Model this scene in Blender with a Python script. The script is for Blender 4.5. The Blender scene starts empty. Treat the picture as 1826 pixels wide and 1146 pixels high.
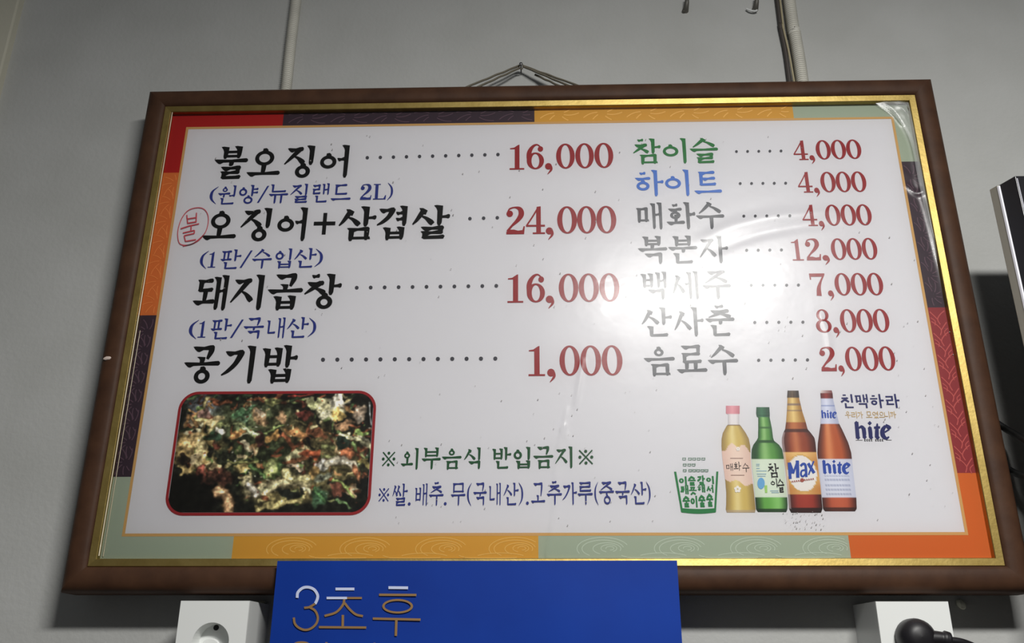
import bpy, bmesh, math, random
import numpy as np
from mathutils import Vector
random.seed(7)
S = bpy.context.scene
COL = S.collection
# ------------------------------------------------------------------ camera, world, light, exposure
DP = 0.045            # printed sheet stands this far in front of the wall
ZC = 1.90             # height of the board's centre
CAMP = np.array([-0.00007, -DP - 0.92478, ZC - 0.37482])
PITCH, ROLL, YAW, FPX = 0.37274, 0.00264, -0.03048, 1600.0
def axes():
    cp, sp, cy, sy = math.cos(PITCH), math.sin(PITCH), math.cos(YAW), math.sin(YAW)
    f = np.array([sy*cp, cy*cp, sp]); ri = np.array([cy, -sy, 0.0]); up = np.cross(ri, f)
    return ri*math.cos(ROLL)+up*math.sin(ROLL), -ri*math.sin(ROLL)+up*math.cos(ROLL), f
AR, AU, AF = axes()
cam = bpy.data.cameras.new('camera'); camo = bpy.data.objects.new('camera', cam); COL.objects.link(camo)
from mathutils import Matrix
m = Matrix(((AR[0], AU[0], -AF[0], CAMP[0]), (AR[1], AU[1], -AF[1], CAMP[1]), (AR[2], AU[2], -AF[2], CAMP[2]), (0, 0, 0, 1)))
camo.matrix_world = m
cam.sensor_width = 36.0; cam.lens = 36.0*FPX/1826; cam.clip_start = 0.02
S.camera = camo
S.view_settings.view_transform = 'Standard'; S.view_settings.look = 'None'
S.view_settings.exposure = 0.0; S.view_settings.gamma = 1.0; S.view_settings.use_curve_mapping = False
w = bpy.data.worlds.new('room_air'); S.world = w; w.use_nodes = True
w.node_tree.nodes['Background'].inputs[0].default_value = (0.93, 0.97, 1.0, 1)
w.node_tree.nodes['Background'].inputs[1].default_value = 0.08
def area(name, loc, target, sx, sy, power, color=(1, 1, 1)):
    l = bpy.data.lights.new(name, 'AREA'); l.shape = 'RECTANGLE'; l.size = sx; l.size_y = sy; l.energy = power; l.color = color
    o = bpy.data.objects.new(name, l); COL.objects.link(o); o.location = loc
    o.rotation_euler = (Vector(target)-Vector(loc)).to_track_quat('-Z', 'Y').to_euler(); return o
# the restaurant's low hanging fluorescent lamp, in front of the wall and above the camera
area('fluorescent_lamp', (0.40, -1.27, ZC+0.53), (0.37, -1.12, ZC-0.60), 0.46, 0.17, 33, (1.0, 0.985, 0.95))

def hit(px, py, Y=None):
    """world point on the plane Y seen at photo pixel px,py"""
    if Y is None: Y = -DP
    d = (px-913)/FPX*AR-(py-573)/FPX*AU+AF
    t = (Y-CAMP[1])/d[1]
    return CAMP+t*d
def hitz(px, py, z):
    d = (px-913)/FPX*AR-(py-573)/FPX*AU+AF
    return CAMP+(z-CAMP[2])/d[2]*d
# ------------------------------------------------------------------ helpers
def lin(c):
    c = np.asarray(c, float)/255.0
    return np.where(c <= 0.04045, c/12.92, ((c+0.055)/1.055)**2.4)
MATS = {}
def mat(name, rgb, rough=0.5, metal=0.0, spec=0.5, coat=0.0, nscale=0, namp=0.0, bump=0.0, bscale=200, rgb2=None, stretch=None):
    """rgb: sRGB 0-255 of the surface itself"""
    if name in MATS: return MATS[name]
    M = bpy.data.materials.new(name); M.use_nodes = True; nt = M.node_tree; b = nt.nodes['Principled BSDF']
    c = tuple(float(v) for v in lin(rgb))+(1,)
    b.inputs['Base Color'].default_value = c; b.inputs['Roughness'].default_value = rough
    b.inputs['Metallic'].default_value = metal; b.inputs['Specular IOR Level'].default_value = spec
    b.inputs['Coat Weight'].default_value = coat
    tc = nt.nodes.new('ShaderNodeTexCoord'); src = tc.outputs['Object']
    if stretch:
        mp = nt.nodes.new('ShaderNodeMapping'); mp.inputs['Scale'].default_value = stretch
        nt.links.new(src, mp.inputs[0]); src = mp.outputs[0]
    if nscale:
        n = nt.nodes.new('ShaderNodeTexNoise'); n.inputs['Scale'].default_value = nscale; n.inputs['Detail'].default_value = 6
        nt.links.new(src, n.inputs['Vector'])
        r = nt.nodes.new('ShaderNodeValToRGB'); r.color_ramp.elements[0].position = 0.3; r.color_ramp.elements[1].position = 0.7
        c2 = lin(rgb2) if rgb2 is not None else np.array(c[:3])*(1-namp)
        r.color_ramp.elements[0].color = tuple(float(v) for v in c2)+(1,); r.color_ramp.elements[1].color = c
        nt.links.new(n.outputs['Fac'], r.inputs[0]); nt.links.new(r.outputs[0], b.inputs['Base Color'])
    if bump:
        n2 = nt.nodes.new('ShaderNodeTexNoise'); n2.inputs['Scale'].default_value = bscale; n2.inputs['Detail'].default_value = 4
        nt.links.new(src, n2.inputs['Vector'])
        bp = nt.nodes.new('ShaderNodeBump'); bp.inputs['Strength'].default_value = bump; bp.inputs['Distance'].default_value = 0.002
        nt.links.new(n2.outputs['Fac'], bp.inputs['Height']); nt.links.new(bp.outputs[0], b.inputs['Normal'])
    MATS[name] = M; return M
def vcmat(name, rough=0.6):
    M = bpy.data.materials.new(name); M.use_nodes = True; nt = M.node_tree; b = nt.nodes['Principled BSDF']
    a = nt.nodes.new('ShaderNodeAttribute'); a.attribute_name = 'ink'; nt.links.new(a.outputs['Color'], b.inputs['Base Color'])
    b.inputs['Roughness'].default_value = rough; b.inputs['Specular IOR Level'].default_value = 0.2; return M
def link(name, me, parent=None, mats=(), label=None, smooth=False):
    for mm in mats: me.materials.append(mm)
    if smooth: me.polygons.foreach_set('use_smooth', [True]*len(me.polygons))
    o = bpy.data.objects.new(name, me); COL.objects.link(o); o.parent = parent
    if label: o['label'] = label
    return o
def empty(name, loc, label, cat, group=None):
    o = bpy.data.objects.new(name, None); COL.objects.link(o); o.location = loc; o['label'] = label; o['category'] = cat
    o.empty_display_size = 0.02
    if group: o['group'] = group
    return o
def tag(o, label, cat, group=None):
    o['label'] = label; o['category'] = cat
    if group: o['group'] = group
    return o
def pydata(name, V, F, parent=None, mats=(), label=None, smooth=False, org=(0, 0, 0)):
    me = bpy.data.meshes.new(name)
    if any(org): V = [(v[0]-org[0], v[1]-org[1], v[2]-org[2]) for v in V]
    me.from_pydata([tuple(map(float, v)) for v in V], [], F); me.update()
    return link(name, me, parent, mats, label, smooth)
def frombm(name, bm, parent=None, mats=(), label=None, smooth=False, org=(0, 0, 0)):
    if any(org): bmesh.ops.translate(bm, verts=bm.verts, vec=(-org[0], -org[1], -org[2]))
    me = bpy.data.meshes.new(name); bm.to_mesh(me); bm.free()
    return link(name, me, parent, mats, label, smooth)
def bbox_bm(bm, x0, x1, y0, y1, z0, z1, bev=0.0, seg=2):
    r = bmesh.ops.create_cube(bm, size=1.0); vs = r['verts']
    for v in vs: v.co = Vector(((x0+x1)/2+v.co.x*(x1-x0), (y0+y1)/2+v.co.y*(y1-y0), (z0+z1)/2+v.co.z*(z1-z0)))
    if bev:
        es = list({e for v in vs for e in v.link_edges})
        bmesh.ops.bevel(bm, geom=es, offset=bev, segments=seg, affect='EDGES', profile=0.5)
def catmull(P, n=6):
    P = [np.asarray(p, float) for p in P]
    if len(P) < 3:
        return [P[0]+(P[1]-P[0])*k/n for k in range(n+1)]
    Q = [2*P[0]-P[1]]+P+[2*P[-1]-P[-2]]; out = []
    for i in range(1, len(Q)-2):
        for k in range(n):
            t = k/n; a, b, c, d = Q[i-1], Q[i], Q[i+1], Q[i+2]
            out.append(0.5*((2*b)+(-a+c)*t+(2*a-5*b+4*c-d)*t*t+(-a+3*b-3*c+d)*t**3))
    out.append(P[-1]); return out
def tube(path, r, nseg=10, rfun=None, caps=True):
    """swept tube; path list of 3-vectors -> verts, faces"""
    P = [Vector(p) for p in path]; V = []; F = []; up = Vector((0.13, 1, 0.07)).normalized()
    for i, p in enumerate(P):
        t = (P[min(i+1, len(P)-1)]-P[max(i-1, 0)]).normalized(); a = t.cross(up).normalized(); b = a.cross(t)
        rr = rfun(i/(len(P)-1)) if rfun else r
        for k in range(nseg):
            q = 2*math.pi*k/nseg; V.append(tuple(p+a*(rr*math.cos(q))+b*(rr*math.sin(q))))
    for i in range(len(P)-1):
        for k in range(nseg):
            k2 = (k+1) % nseg; F.append((i*nseg+k, i*nseg+k2, (i+1)*nseg+k2, (i+1)*nseg+k))
    if caps: F.append(tuple(range(nseg))); F.append(tuple(range((len(P)-1)*nseg, len(P)*nseg)))
    return V, F
# ------------------------------------------------------------------ lettering engine (2-D polygons, y down)
class G:
    """collects convex-ish polygons / strips"""
    def __init__(s, v=14, h=8, brush=True): s.P = []; s.v = v; s.h = h; s.b = brush
    def poly(s, pts): s.P.append(('n', [tuple(p) for p in pts]))
    def strip(s, L, R): s.P.append(('s', [tuple(p) for p in L], [tuple(p) for p in R]))
    def sweep(s, pts, ws, n=6, ref=None):
        pw = catmull([(p[0], p[1], w) for p, w in zip(pts, ws)], n); L = []; R = []
        for i, q in enumerate(pw):
            a = pw[max(i-1, 0)]; b = pw[min(i+1, len(pw)-1)]; t = np.array([b[0]-a[0], b[1]-a[1]]); t = t/(np.linalg.norm(t)+1e-9)
            nrm = np.array([-t[1], t[0]])*max(q[2], 1e-5)/2
            L.append((q[0]+nrm[0], q[1]+nrm[1])); R.append((q[0]-nrm[0], q[1]-nrm[1]))
        s.strip(L, R)
    def ring(s, cx, cy, rx, ry, ix, iy, dx=0, dy=0, n=30, a0=0, a1=360):
        L = []; R = []
        for k in range(n+1):
            a = math.radians(a0+(a1-a0)*k/n)
            L.append((cx+rx*math.cos(a), cy+ry*math.sin(a))); R.append((cx+dx+ix*math.cos(a), cy+dy+iy*math.sin(a)))
        s.strip(L, R)
    def disc(s, cx, cy, rx, ry=None, n=18):
        ry = ry or rx; s.poly([(cx+rx*math.cos(2*math.pi*k/n), cy+ry*math.sin(2*math.pi*k/n)) for k in range(n)])
    # --- brush strokes
    def V(s, x, y0, y1, head=True, k=1.0):
        v = s.v*k; L = y1-y0
        if not s.b: s.poly([(x-v/2, y0), (x+v/2, y0), (x+v/2, y1), (x-v/2, y1)]); return
        hh = min(v, L*0.45)
        p = [(x-1.05*v, y0+.05*hh), (x-.6*v, y0-.03*hh), (x+.52*v, y0+.12*hh), (x+.5*v, y0+.4*hh), (x+.44*v, y0+.55*L), (x+.36*v, y1-.5*v if L > 2*v else y1-.2*L), (x+.1*v, y1), (x-.3*v, y1), (x-.46*v, y1-.45*v if L > 2*v else y1-.2*L), (x-.46*v, y0+1.05*hh), (x-.62*v, y0+.6*hh)]
        if not head: p = p[2:-1]; p[0] = (x+.5*v, y0); p.append((x-.46*v, y0))
        s.poly(p)
    def H(s, x0, x1, y, k=1.0, end=True):
        h = s.h*k; L = x1-x0
        if not s.b: s.poly([(x0, y-h/2), (x1, y-h/2), (x1, y+h/2), (x0, y+h/2)]); return
        q = min(1.0, L/(7*h)); m = x0+L*.5
        s.poly([(x0, y-.45*h), (x0+.8*h*q, y-.55*h), (m, y-.42*h), (x1-1.6*h*q, y-.85*h), (x1-.5*h*q, y-.9*h), (x1, y-.45*h), (x1, y+.15*h), (x1-.5*h*q, y+.55*h), (m, y+.5*h), (x0+3.2*h*q, y+.62*h), (x0+2.2*h*q, y+(.55+.6*q)*h), (x0+1.5*h*q, y+(.5+.5*q)*h), (x0+.7*h*q, y+.35*h)])
    def O(s, cx, cy, rx, ry, tick=True):
        t = s.v*.8; u = s.h*1.15
        if not s.b: s.ring(cx, cy, rx, ry, rx-s.v, ry-s.h); return
        s.ring(cx, cy, rx, ry, max(rx-t, rx*.42), max(ry-u, ry*.46), dx=-.3)
        if tick: s.poly([(cx-t*.55, cy-ry-u*.65), (cx+t*.2, cy-ry-u*.8), (cx+t*.65, cy-ry-u*.35), (cx+t*.8, cy-ry+u*.45), (cx-t*.7, cy-ry+u*.45)])
    def legL(s, x0, y0, x1, y1, bend=.1):
        v = s.v; ws = [v*.95, v*.85, v*.62, v*.25] if s.b else [v]*4
        mx, my = (x0+x1)/2, (y0+y1)/2
        s.sweep([(x0, y0), (x0+(x1-x0)*.3, y0+(y1-y0)*(.3+bend*.6)), (x0+(x1-x0)*.65, y0+(y1-y0)*(.65+bend)), (x1, y1)], ws)
    def legR(s, x0, y0, x1, y1):
        v = s.v; ws = [v*.3, v*.6, v*.95, v*.75] if s.b else [v]*4
        s.sweep([(x0, y0), (x0+(x1-x0)*.4, y0+(y1-y0)*.28), (x0+(x1-x0)*.8, y0+(y1-y0)*.75), (x1, y1)], ws)
def cons(g, c, x0, y0, x1, y1, mode):
    W = x1-x0; Hh = y1-y0; v, h = g.v, g.h; cx = (x0+x1)/2
    if c == 'ㅇ':
        ry = Hh/2-(h*.7 if g.b else 0); cy = y1-ry
        if mode == 'side': rx = min(W/2, ry*1.0 if Hh < 52 else W/2); 
        else: rx = min(W/2, ry*1.25)
        g.O(cx, cy, rx, ry)
    elif c == 'ㄱ':
        if mode == 'side':
            g.H(x0+W*.08, x1-v*.1, y0+h*.6, 1.1)
            if g.b: g.sweep([(x1-v*.45, y0), (x1-v*.55, y0+Hh*.12), (x0+W*.62, y0+Hh*.52), (x0+W*.3, y0+Hh*.82), (x0, y1)], [v*.8, v*1.05, v*.85, v*.65, v*.25])
            else: g.sweep([(x1-v*.45, y0), (x1-v*.55, y0+Hh*.2), (x0+W*.62, y0+Hh*.6), (x0, y1)], [v]*4)
        elif mode == 'top':
            g.H(x0, x1, y0+h*.6, 1.1); g.sweep([(x1-v*.45, y0), (x1-v*.55, y0+Hh*.4), (x1-v*1.1, y1)], [v*.9, v*1.0, v*.5] if g.b else [v]*3)
        else:
            g.H(x0, x1, y0+h*.6, 1.1); g.V(x1-v*.5, y0, y1, False)
    elif c == 'ㄴ':
        g.V(x0+v*.6, y0, y1-h*.2); g.H(x0+v*.15, x1, y1-h*.6) if not g.b else g.poly([(x0+v*.2, y1-h*1.0), (x1-2*h, y1-h*1.25), (x1-.5*h, y1-1.5*h), (x1, y1-h), (x1-.4*h, y1-.1*h), (x0+v*.5, y1), (x0+v*.1, y1-.6*h)])
    elif c in 'ㄷㅌ':
        g.H(x0, x1-W*.05, y0+h*.6); g.V(x0+v*.75, y0+h*.3, y1-h*.2, False)
        if c == 'ㅌ': g.H(x0+v*.7, x1-W*.04, (y0+y1)/2, .95)
        cons(g, '_', x0+v*.2, y0, x1, y1, mode)
    elif c == '_':
        if g.b: g.poly([(x0+v*.1, y1-h*1.05), (x1-2*h, y1-h*1.25), (x1-.5*h, y1-1.5*h), (x1, y1-h), (x1-.4*h, y1-.1*h), (x0+v*.4, y1), (x0, y1-.5*h)])
        else: g.H(x0-v*.2, x1, y1-h/2)
    elif c == 'ㄹ':
        m = y0+Hh*.5
        g.H(x0, x1, y0+h*.5); g.V(x1-v*.55, y0, m, False, .95); g.H(x0, x1-v*.15, m-h*.1, .95)
        g.V(x0+v*.75, m-h*.2, y1-h*.2, False, .95); cons(g, '_', x0+v*.2, y0, x1+W*.04, y1, mode)
    elif c == 'ㅁ':
        g.H(x0, x1-v*.1, y0+h*.5, .95); g.V(x0+v*.8, y0+h*.2, y1+h*.3, False); g.V(x1-v*.55, y0, y1, False, .95); g.H(x0+v*.4, x1, y1-h*.7, .85) if not g.b else g.poly([(x0+v*.5, y1-1.15*h), (x1, y1-1.2*h), (x1+.2*h, y1-.3*h), (x0+v*.5, y1-.25*h)])
    elif c == 'ㅂ':
        g.V(x0+v*.8, y0, y1+h*.2); g.V(x1-v*.5, y0-h*.2, y1, True); 
        for yy in (y0+Hh*.46, y1-h*.75):
            g.poly([(x0+v*.5, yy-h*.42), (x1-v*.3, yy-h*.5), (x1-v*.3, yy+h*.4), (x0+v*.5, yy+h*.48)])
    elif c == 'ㅅ':
        if mode == 'top':
            if g.b: g.poly([(cx-v*.75, y0), (cx-v*.1, y0+.02*Hh), (cx+v*.7, y0+v*.55), (cx+v*.35, y0+v*1.2), (cx-v*.4, y0+v*.9)])
            g.legL(cx+v*.15, y0+v*.3, x0, y1, .04); g.legR(cx, y0+Hh*.38, x1, y1-Hh*.08)
        else:
            ax = x0+W*.52
            if g.b: g.poly([(ax-v*.75, y0), (ax-v*.1, y0+.01*Hh), (ax+v*.7, y0+v*.5), (ax+v*.4, y0+v*1.3), (ax-v*.3, y0+v*1.1)])
            g.legL(ax+v*.1, y0+v*.3, x0, y1, .06); g.legR(x0+W*.45, y0+Hh*.5, x1, y1-Hh*.03)
    elif c == 'ㅈ':
        g.H(x0+W*.1, x1-W*.06, y0+h*.5, 1.05)
        g.legL(x1-W*.06-v*.55, y0+h*.2, x0, y1 if mode != 'top' else y1, .0); g.legR(x0+W*.5, y0+Hh*.52, x1, y1-Hh*.05)
    elif c == 'ㅊ':
        g.H(cx-W*.2, cx+W*.2, y0-h*.15, .9); cons(g, 'ㅈ', x0, y0+Hh*.27+h*.25, x1, y1, mode)
    elif c == 'ㅍ':
        g.H(x0+W*.06, x1-W*.04, y0+h*.5); g.V(x0+W*.33, y0+h*.3, y1-h*.3, False, .85); g.V(x0+W*.68, y0+h*.3, y1-h*.3, False, .85); g.H(x0, x1, y1-h*.7, .95)
    elif c == 'ㅎ':
        g.H(cx-W*.2, cx+W*.2, y0-h*.1, .9); g.H(x0, x1, y0+Hh*.3, .9)
        ry = Hh*.5/2+1; g.O(cx, y1-ry, min(W*.42, ry*1.35), ry, g.b)
    elif c == 'ㄲ':
        cons(g, 'ㄱ', x0, y0, x0+W*.52, y1, mode); cons(g, 'ㄱ', x0+W*.46, y0, x1, y1, mode)
    elif c == 'ㅆ':
        cons(g, 'ㅅ', x0, y0, x0+W*.56, y1, mode); cons(g, 'ㅅ', x0+W*.44, y0, x1, y1, mode)
INI = 'ㄱㄲㄴㄷㄸㄹㅁㅂㅃㅅㅆㅇㅈㅉㅊㅋㅌㅍㅎ'; VOW = 'ㅏㅐㅑㅒㅓㅔㅕㅖㅗㅘㅙㅚㅛㅜㅝㅞㅟㅠㅡㅢㅣ'
FIN = ['', 'ㄱ', 'ㄲ', 'ㄳ', 'ㄴ', 'ㄵ', 'ㄶ', 'ㄷ', 'ㄹ', 'ㄺ', 'ㄻ', 'ㄼ', 'ㄽ', 'ㄾ', 'ㄿ', 'ㅀ', 'ㅁ', 'ㅂ', 'ㅄ', 'ㅅ', 'ㅆ', 'ㅇ', 'ㅈ', 'ㅊ', 'ㅋ', 'ㅌ', 'ㅍ', 'ㅎ']
def syllable(g, ch):
    k = ord(ch)-0xAC00; i, v, f = INI[k//588], VOW[(k//28) % 21], FIN[k % 28]; sv = g.v; h = g.h
    yb = 100 if not f else 60
    if v in 'ㅏㅐㅑㅓㅔㅕㅣ':
        x1 = {'ㅣ': 58, 'ㅏ': 56, 'ㅑ': 56, 'ㅓ': 54, 'ㅕ': 56, 'ㅐ': 46, 'ㅔ': 42}[v]
        if f: cons(g, i, 2, 8, x1, 57, 'side')
        else: cons(g, i, 2, 20 if i in 'ㅇㅁㅂ' else 14, x1, 72 if i in 'ㅇㅁ' else 78, 'side')
        md = yb*.42 if not f else 30
        if v == 'ㅣ': g.V(80, 0, yb)
        if v in 'ㅏㅑ':
            g.V(74, 0, yb)
            for yy in ([md+4] if v == 'ㅏ' else [md-8, md+10]): g.H(76, 101, yy, 1.1) if not g.b else g.sweep([(78, yy+1), (90, yy), (97, yy-.5), (101, yy)], [h*.8, h*1.0, h*1.5, h*.8])
        if v in 'ㅓㅕ':
            g.V(85, 0, yb)
            for yy in ([md+2] if v == 'ㅓ' else [md-8, md+10]): g.H(56 if v == 'ㅓ' else 58, 82, yy, .9, False)
        if v == 'ㅐ': g.V(66, 3, yb-2, True, .9); g.V(90, 0, yb, True, .9); g.H(68, 88, md+3, .8)
        if v == 'ㅔ': g.V(66, 3, yb-2, True, .9); g.V(90, 0, yb, True, .9); g.H(46, 64, md+3, .8)
        fb = (24, 64, 86, 100)
    elif v in 'ㅗㅛㅜㅠㅡ':
        if not f:
            if v in 'ㅗㅛ':
                cons(g, i, 18, 2, 82, 60, 'top'); g.H(0, 100, 84)
                for xx in ([50] if v == 'ㅗ' else [34, 63]): g.V(xx, 56, 84, i != 'ㅇ' and i != 'ㄹ')
            elif v in 'ㅜㅠ':
                cons(g, i, 12, 0, 88, 42, 'top'); g.H(0, 100, 54)
                for xx in ([54] if v == 'ㅜ' else [34, 66]): g.V(xx, 54, 100, False)
            else: cons(g, i, 18, 8, 82, 62, 'top'); g.H(0, 100, 84)
        else:
            cons(g, i, 20 if i not in 'ㅅㅈㅊ' else 12, 0, 80 if i not in 'ㅅㅈㅊ' else 88, 36 if v != 'ㅗ' else 34, 'top')
            if v == 'ㅗ': g.V(50, 28, 46, i not in 'ㅂㅇㅁ'); g.H(0, 100, 47)
            elif v == 'ㅜ': g.H(0, 100, 44); g.V(52, 45, 60, False)
            elif v == 'ㅠ': g.H(0, 100, 44); g.V(34, 45, 60, False); g.V(64, 45, 60, False)
            else: g.H(0, 100, 46)
        fb = (22, 62, 82, 100)
    else:
        if v in 'ㅘㅙㅚ':
            y2 = 48 if not f else 36
            cons(g, i, 8, 12 if not f else 4, 56, y2 if i != 'ㅎ' else 62, 'top')
            yy = 76 if not f else 52
            g.V(34, y2-2, yy, False, .9); g.H(0, 64, yy, 1.0)
        else:
            cons(g, i, 12, 2, 58, 34, 'top'); g.H(0, 64, 44); g.V(32, 45, 64 if f else 92, False, .9)
        if v == 'ㅘ': g.V(76, 0, yb); g.H(78, 102, yb*.45, 1.1)
        if v == 'ㅙ': g.V(69, 5, yb-2, True, .9); g.V(91, 0, yb, True, .9); g.H(70, 90, yb*.45, .8)
        if v == 'ㅚ': g.V(84, 0, yb)
        if v == 'ㅝ': g.V(86, 0, yb); g.H(58, 84, yb*.9 if f else 60, .8)
        fb = (20, 66, 88, 100)
    if f:
        x0, y0, x1, y1 = fb
        if f == 'ㅇ': cx = (x0+x1)/2+2; g.O(cx, 80, 22, 19)
        else: cons(g, f, x0, y0, x1, y1, 'fin' if f != 'ㅅ' else 'top')
def latin(g, ch):
    """digits (height 100) and marks; returns nominal width"""
    if ch == '0': g.ring(36, 50, 35, 51, 17, 45); return 72
    if ch == '1':
        g.poly([(24, 10), (46, 0), (46, 97), (24, 97)]); g.poly([(2, 14), (20, 12), (40, 1), (46, 0), (30, 18), (2, 18)]); g.poly([(0, 95), (68, 95), (68, 101), (0, 101)]); return 68
    if ch == '2':
        g.disc(14, 25, 12); g.sweep([(5, 22), (14, 7), (33, 1.5), (51, 8), (56, 27), (44, 48), (22, 70), (6, 90)], [4, 6, 6, 16, 20, 15, 8, 9]); 
        g.poly([(2, 101), (2, 92), (14, 84), (30, 84), (44, 88), (60, 86), (64, 72), (69, 72), (66, 101)]); return 70
    if ch == '3':
        g.disc(14, 22, 11); g.sweep([(5, 20), (16, 5), (34, 2), (52, 12), (50, 34), (30, 48)], [4, 6, 7, 18, 18, 6]); g.sweep([(30, 48), (56, 60), (56, 84), (34, 98), (12, 92), (4, 76)], [6, 20, 20, 7, 6, 6]); g.disc(13, 78, 11); return 66
    if ch == '4':
        g.poly([(44, 0), (60, -2), (60, 96), (42, 96), (42, 20)]); g.sweep([(50, 2), (28, 36), (3, 71)], [6, 6, 6]); g.poly([(2, 67), (76, 67), (76, 74), (2, 74)]); g.poly([(28, 95), (76, 95), (76, 101), (28, 101)]); return 76
    if ch == '6':
        g.ring(37, 67, 35, 34, 16, 28); g.sweep([(60, 12), (44, 1.5), (26, 10), (12, 34), (11, 66)], [5, 6, 12, 19, 18]); g.disc(58, 19, 11); return 72
    if ch == '7':
        g.poly([(4, 0), (70, 0), (70, 8), (62, 15), (4, 15)]); g.poly([(2, 0), (8, 0), (9, 28), (3, 28)]); g.sweep([(66, 8), (50, 36), (38, 66), (35, 101)], [6, 9, 17, 22]); return 70
    if ch == '8':
        g.ring(37, 25, 28, 26, 14, 21, dx=-1); g.ring(37, 72, 36, 29, 19, 23, dx=1); return 74
    if ch == ',': g.disc(14, 90, 13); g.sweep([(22, 90), (24, 104), (10, 122)], [12, 9, 2]); return 30
    if ch == ';': g.disc(9, 96, 8); return 18     # heavy full stop used as comma in the condensed line
    if ch == 'L': g.poly([(12, 3), (28, 3), (28, 97), (12, 97)]); g.poly([(2, 0), (40, 0), (40, 5), (2, 5)]); g.poly([(2, 95), (70, 95), (72, 72), (67, 72), (54, 95), (2, 101), (72, 101)]) if False else g.poly([(2, 95), (58, 95), (67, 74), (72, 74), (70, 101), (2, 101)]); return 72
    if ch == '(': g.sweep([(28, -6), (8, 22), (3, 52), (8, 80), (26, 108)], [2, 9, 12, 9, 2]); return 30
    if ch == ')': g.sweep([(2, -6), (22, 22), (27, 52), (22, 80), (2, 108)], [2, 9, 12, 9, 2]); return 30
    if ch == '/': g.poly([(42, -4), (52, -4), (8, 106), (-2, 106)]); return 50
    if ch == '+': g.poly([(32, 18), (45, 18), (45, 82), (32, 82)]); g.poly([(2, 44), (75, 44), (75, 55), (2, 55)]); return 77
    if ch == '※':
        for a in (1, -1): g.sweep([(50-30, 50-a*32), (50+30, 50+a*32)], [6, 6])
        for dx, dy in ((0, -27), (0, 27), (-27, 0), (27, 0)): g.disc(50+dx, 50+dy, 7)
        return 100
    return 40
def glyph(ch, v, h, brush):
    g = G(v, h, brush)
    if '가' <= ch <= '힣': syllable(g, ch)
    else: latin(g, ch)
    xs = [p[0] for q in g.P for part in q[1:] for p in part]
    return g, min(xs), max(xs)
class Print:
    """polygons placed on a plane Y=y0; every polygon a hair in front of the one before"""
    def __init__(s, Y): s.Y = Y; s.Vv = []; s.F = []; s.k = 0
    def add(s, q, f):
        y = s.Y-s.k*6e-6; s.k += 1; n = len(s.Vv)
        if q[0] == 'n':
            for p in q[1]: X = f(p); s.Vv.append((X[0], y, X[1]))
            s.F.append(tuple(range(n, len(s.Vv))))
        else:
            for a, b in zip(q[1], q[2]):
                for p in (a, b): X = f(p); s.Vv.append((X[0], y, X[1]))
            for i in range(len(q[1])-1): s.F.append((n+2*i, n+2*i+1, n+2*i+3, n+2*i+2))
    def px(s, g):       # polygons whose coordinates are photo pixels on the print plane
        for q in g.P: s.add(q, lambda p: hit(p[0], p[1], s.Y)[[0, 2]])
    def done(s, name, parent, m, label=None):
        me = bpy.data.meshes.new(name); me.from_pydata(s.Vv, [], s.F); me.update()
        # all faces look towards the room
        fl = [p for p in me.polygons if p.normal.y > 0]
        if fl:
            bm = bmesh.new(); bm.from_mesh(me); bmesh.ops.reverse_faces(bm, faces=[f for f in bm.faces if f.normal.y > 0]); bm.to_mesh(me); bm.free()
        return link(name, me, parent, (m,), label)
YI = -DP-0.0004
def textline(txt, cells, p0, p1, H, col, name='lettering', v=14, h=8, brush=True, parent=None, Y=None, label=None, dh=1.0, pr=None):
    """cells: ink x-ranges per character at the row's mid height, or (x0,x1) to space evenly;
    p0,p1 = mid-height points of the row's two ends; H = em height in px"""
    Y = Y or YI; pr0 = pr; pr = pr or Print(Y)
    A = hit(*p0, Y)[[0, 2]]; B = hit(*p1, Y)[[0, 2]]
    def X(px): t = (px-p0[0])/(p1[0]-p0[0]); return hit(px, p0[1]+t*(p1[1]-p0[1]), Y)[0]
    xm = (p0[0]+p1[0])/2; ym = (p0[1]+p1[1])/2
    hw = hit(xm, ym-H/2, Y)[2]-hit(xm, ym+H/2, Y)[2]
    chars = [c for c in txt if c != ' ']
    if len(cells) == 2 and len(chars) != 2 or isinstance(cells, tuple):
        adv = {' ': .4, '(': .42, ')': .42, '/': .5, ',': .35, '※': .95, '+': .8}
        wd = [adv.get(c, .6 if c.isdigit() or c == 'L' else 1.0) for c in txt]; tot = sum(wd); x = cells[0]; out = []
        for c, a in zip(txt, wd):
            e = a/tot*(cells[1]-cells[0])
            if c != ' ': out.append((x+e*.06, x+e*.94))
            x += e
        cells = out
    for c, (x0, x1) in zip(chars, cells):
        g, a, b = glyph(c, v, h, brush); X0, X1 = X(x0), X(x1)
        t = ((x0+x1)/2-p0[0])/(p1[0]-p0[0]); zc = A[1]+(B[1]-A[1])*t; k = (X1-X0)/(b-a)
        hh = hw*(1.0 if '가' <= c <= '힣' else dh)
        f = lambda p: (X0+(p[0]-a)*k, zc-(p[1]-50)/100*hh)
        for q in g.P: pr.add(q, f)
    if pr0 is None: return pr.done(name, parent, col, label)

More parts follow.
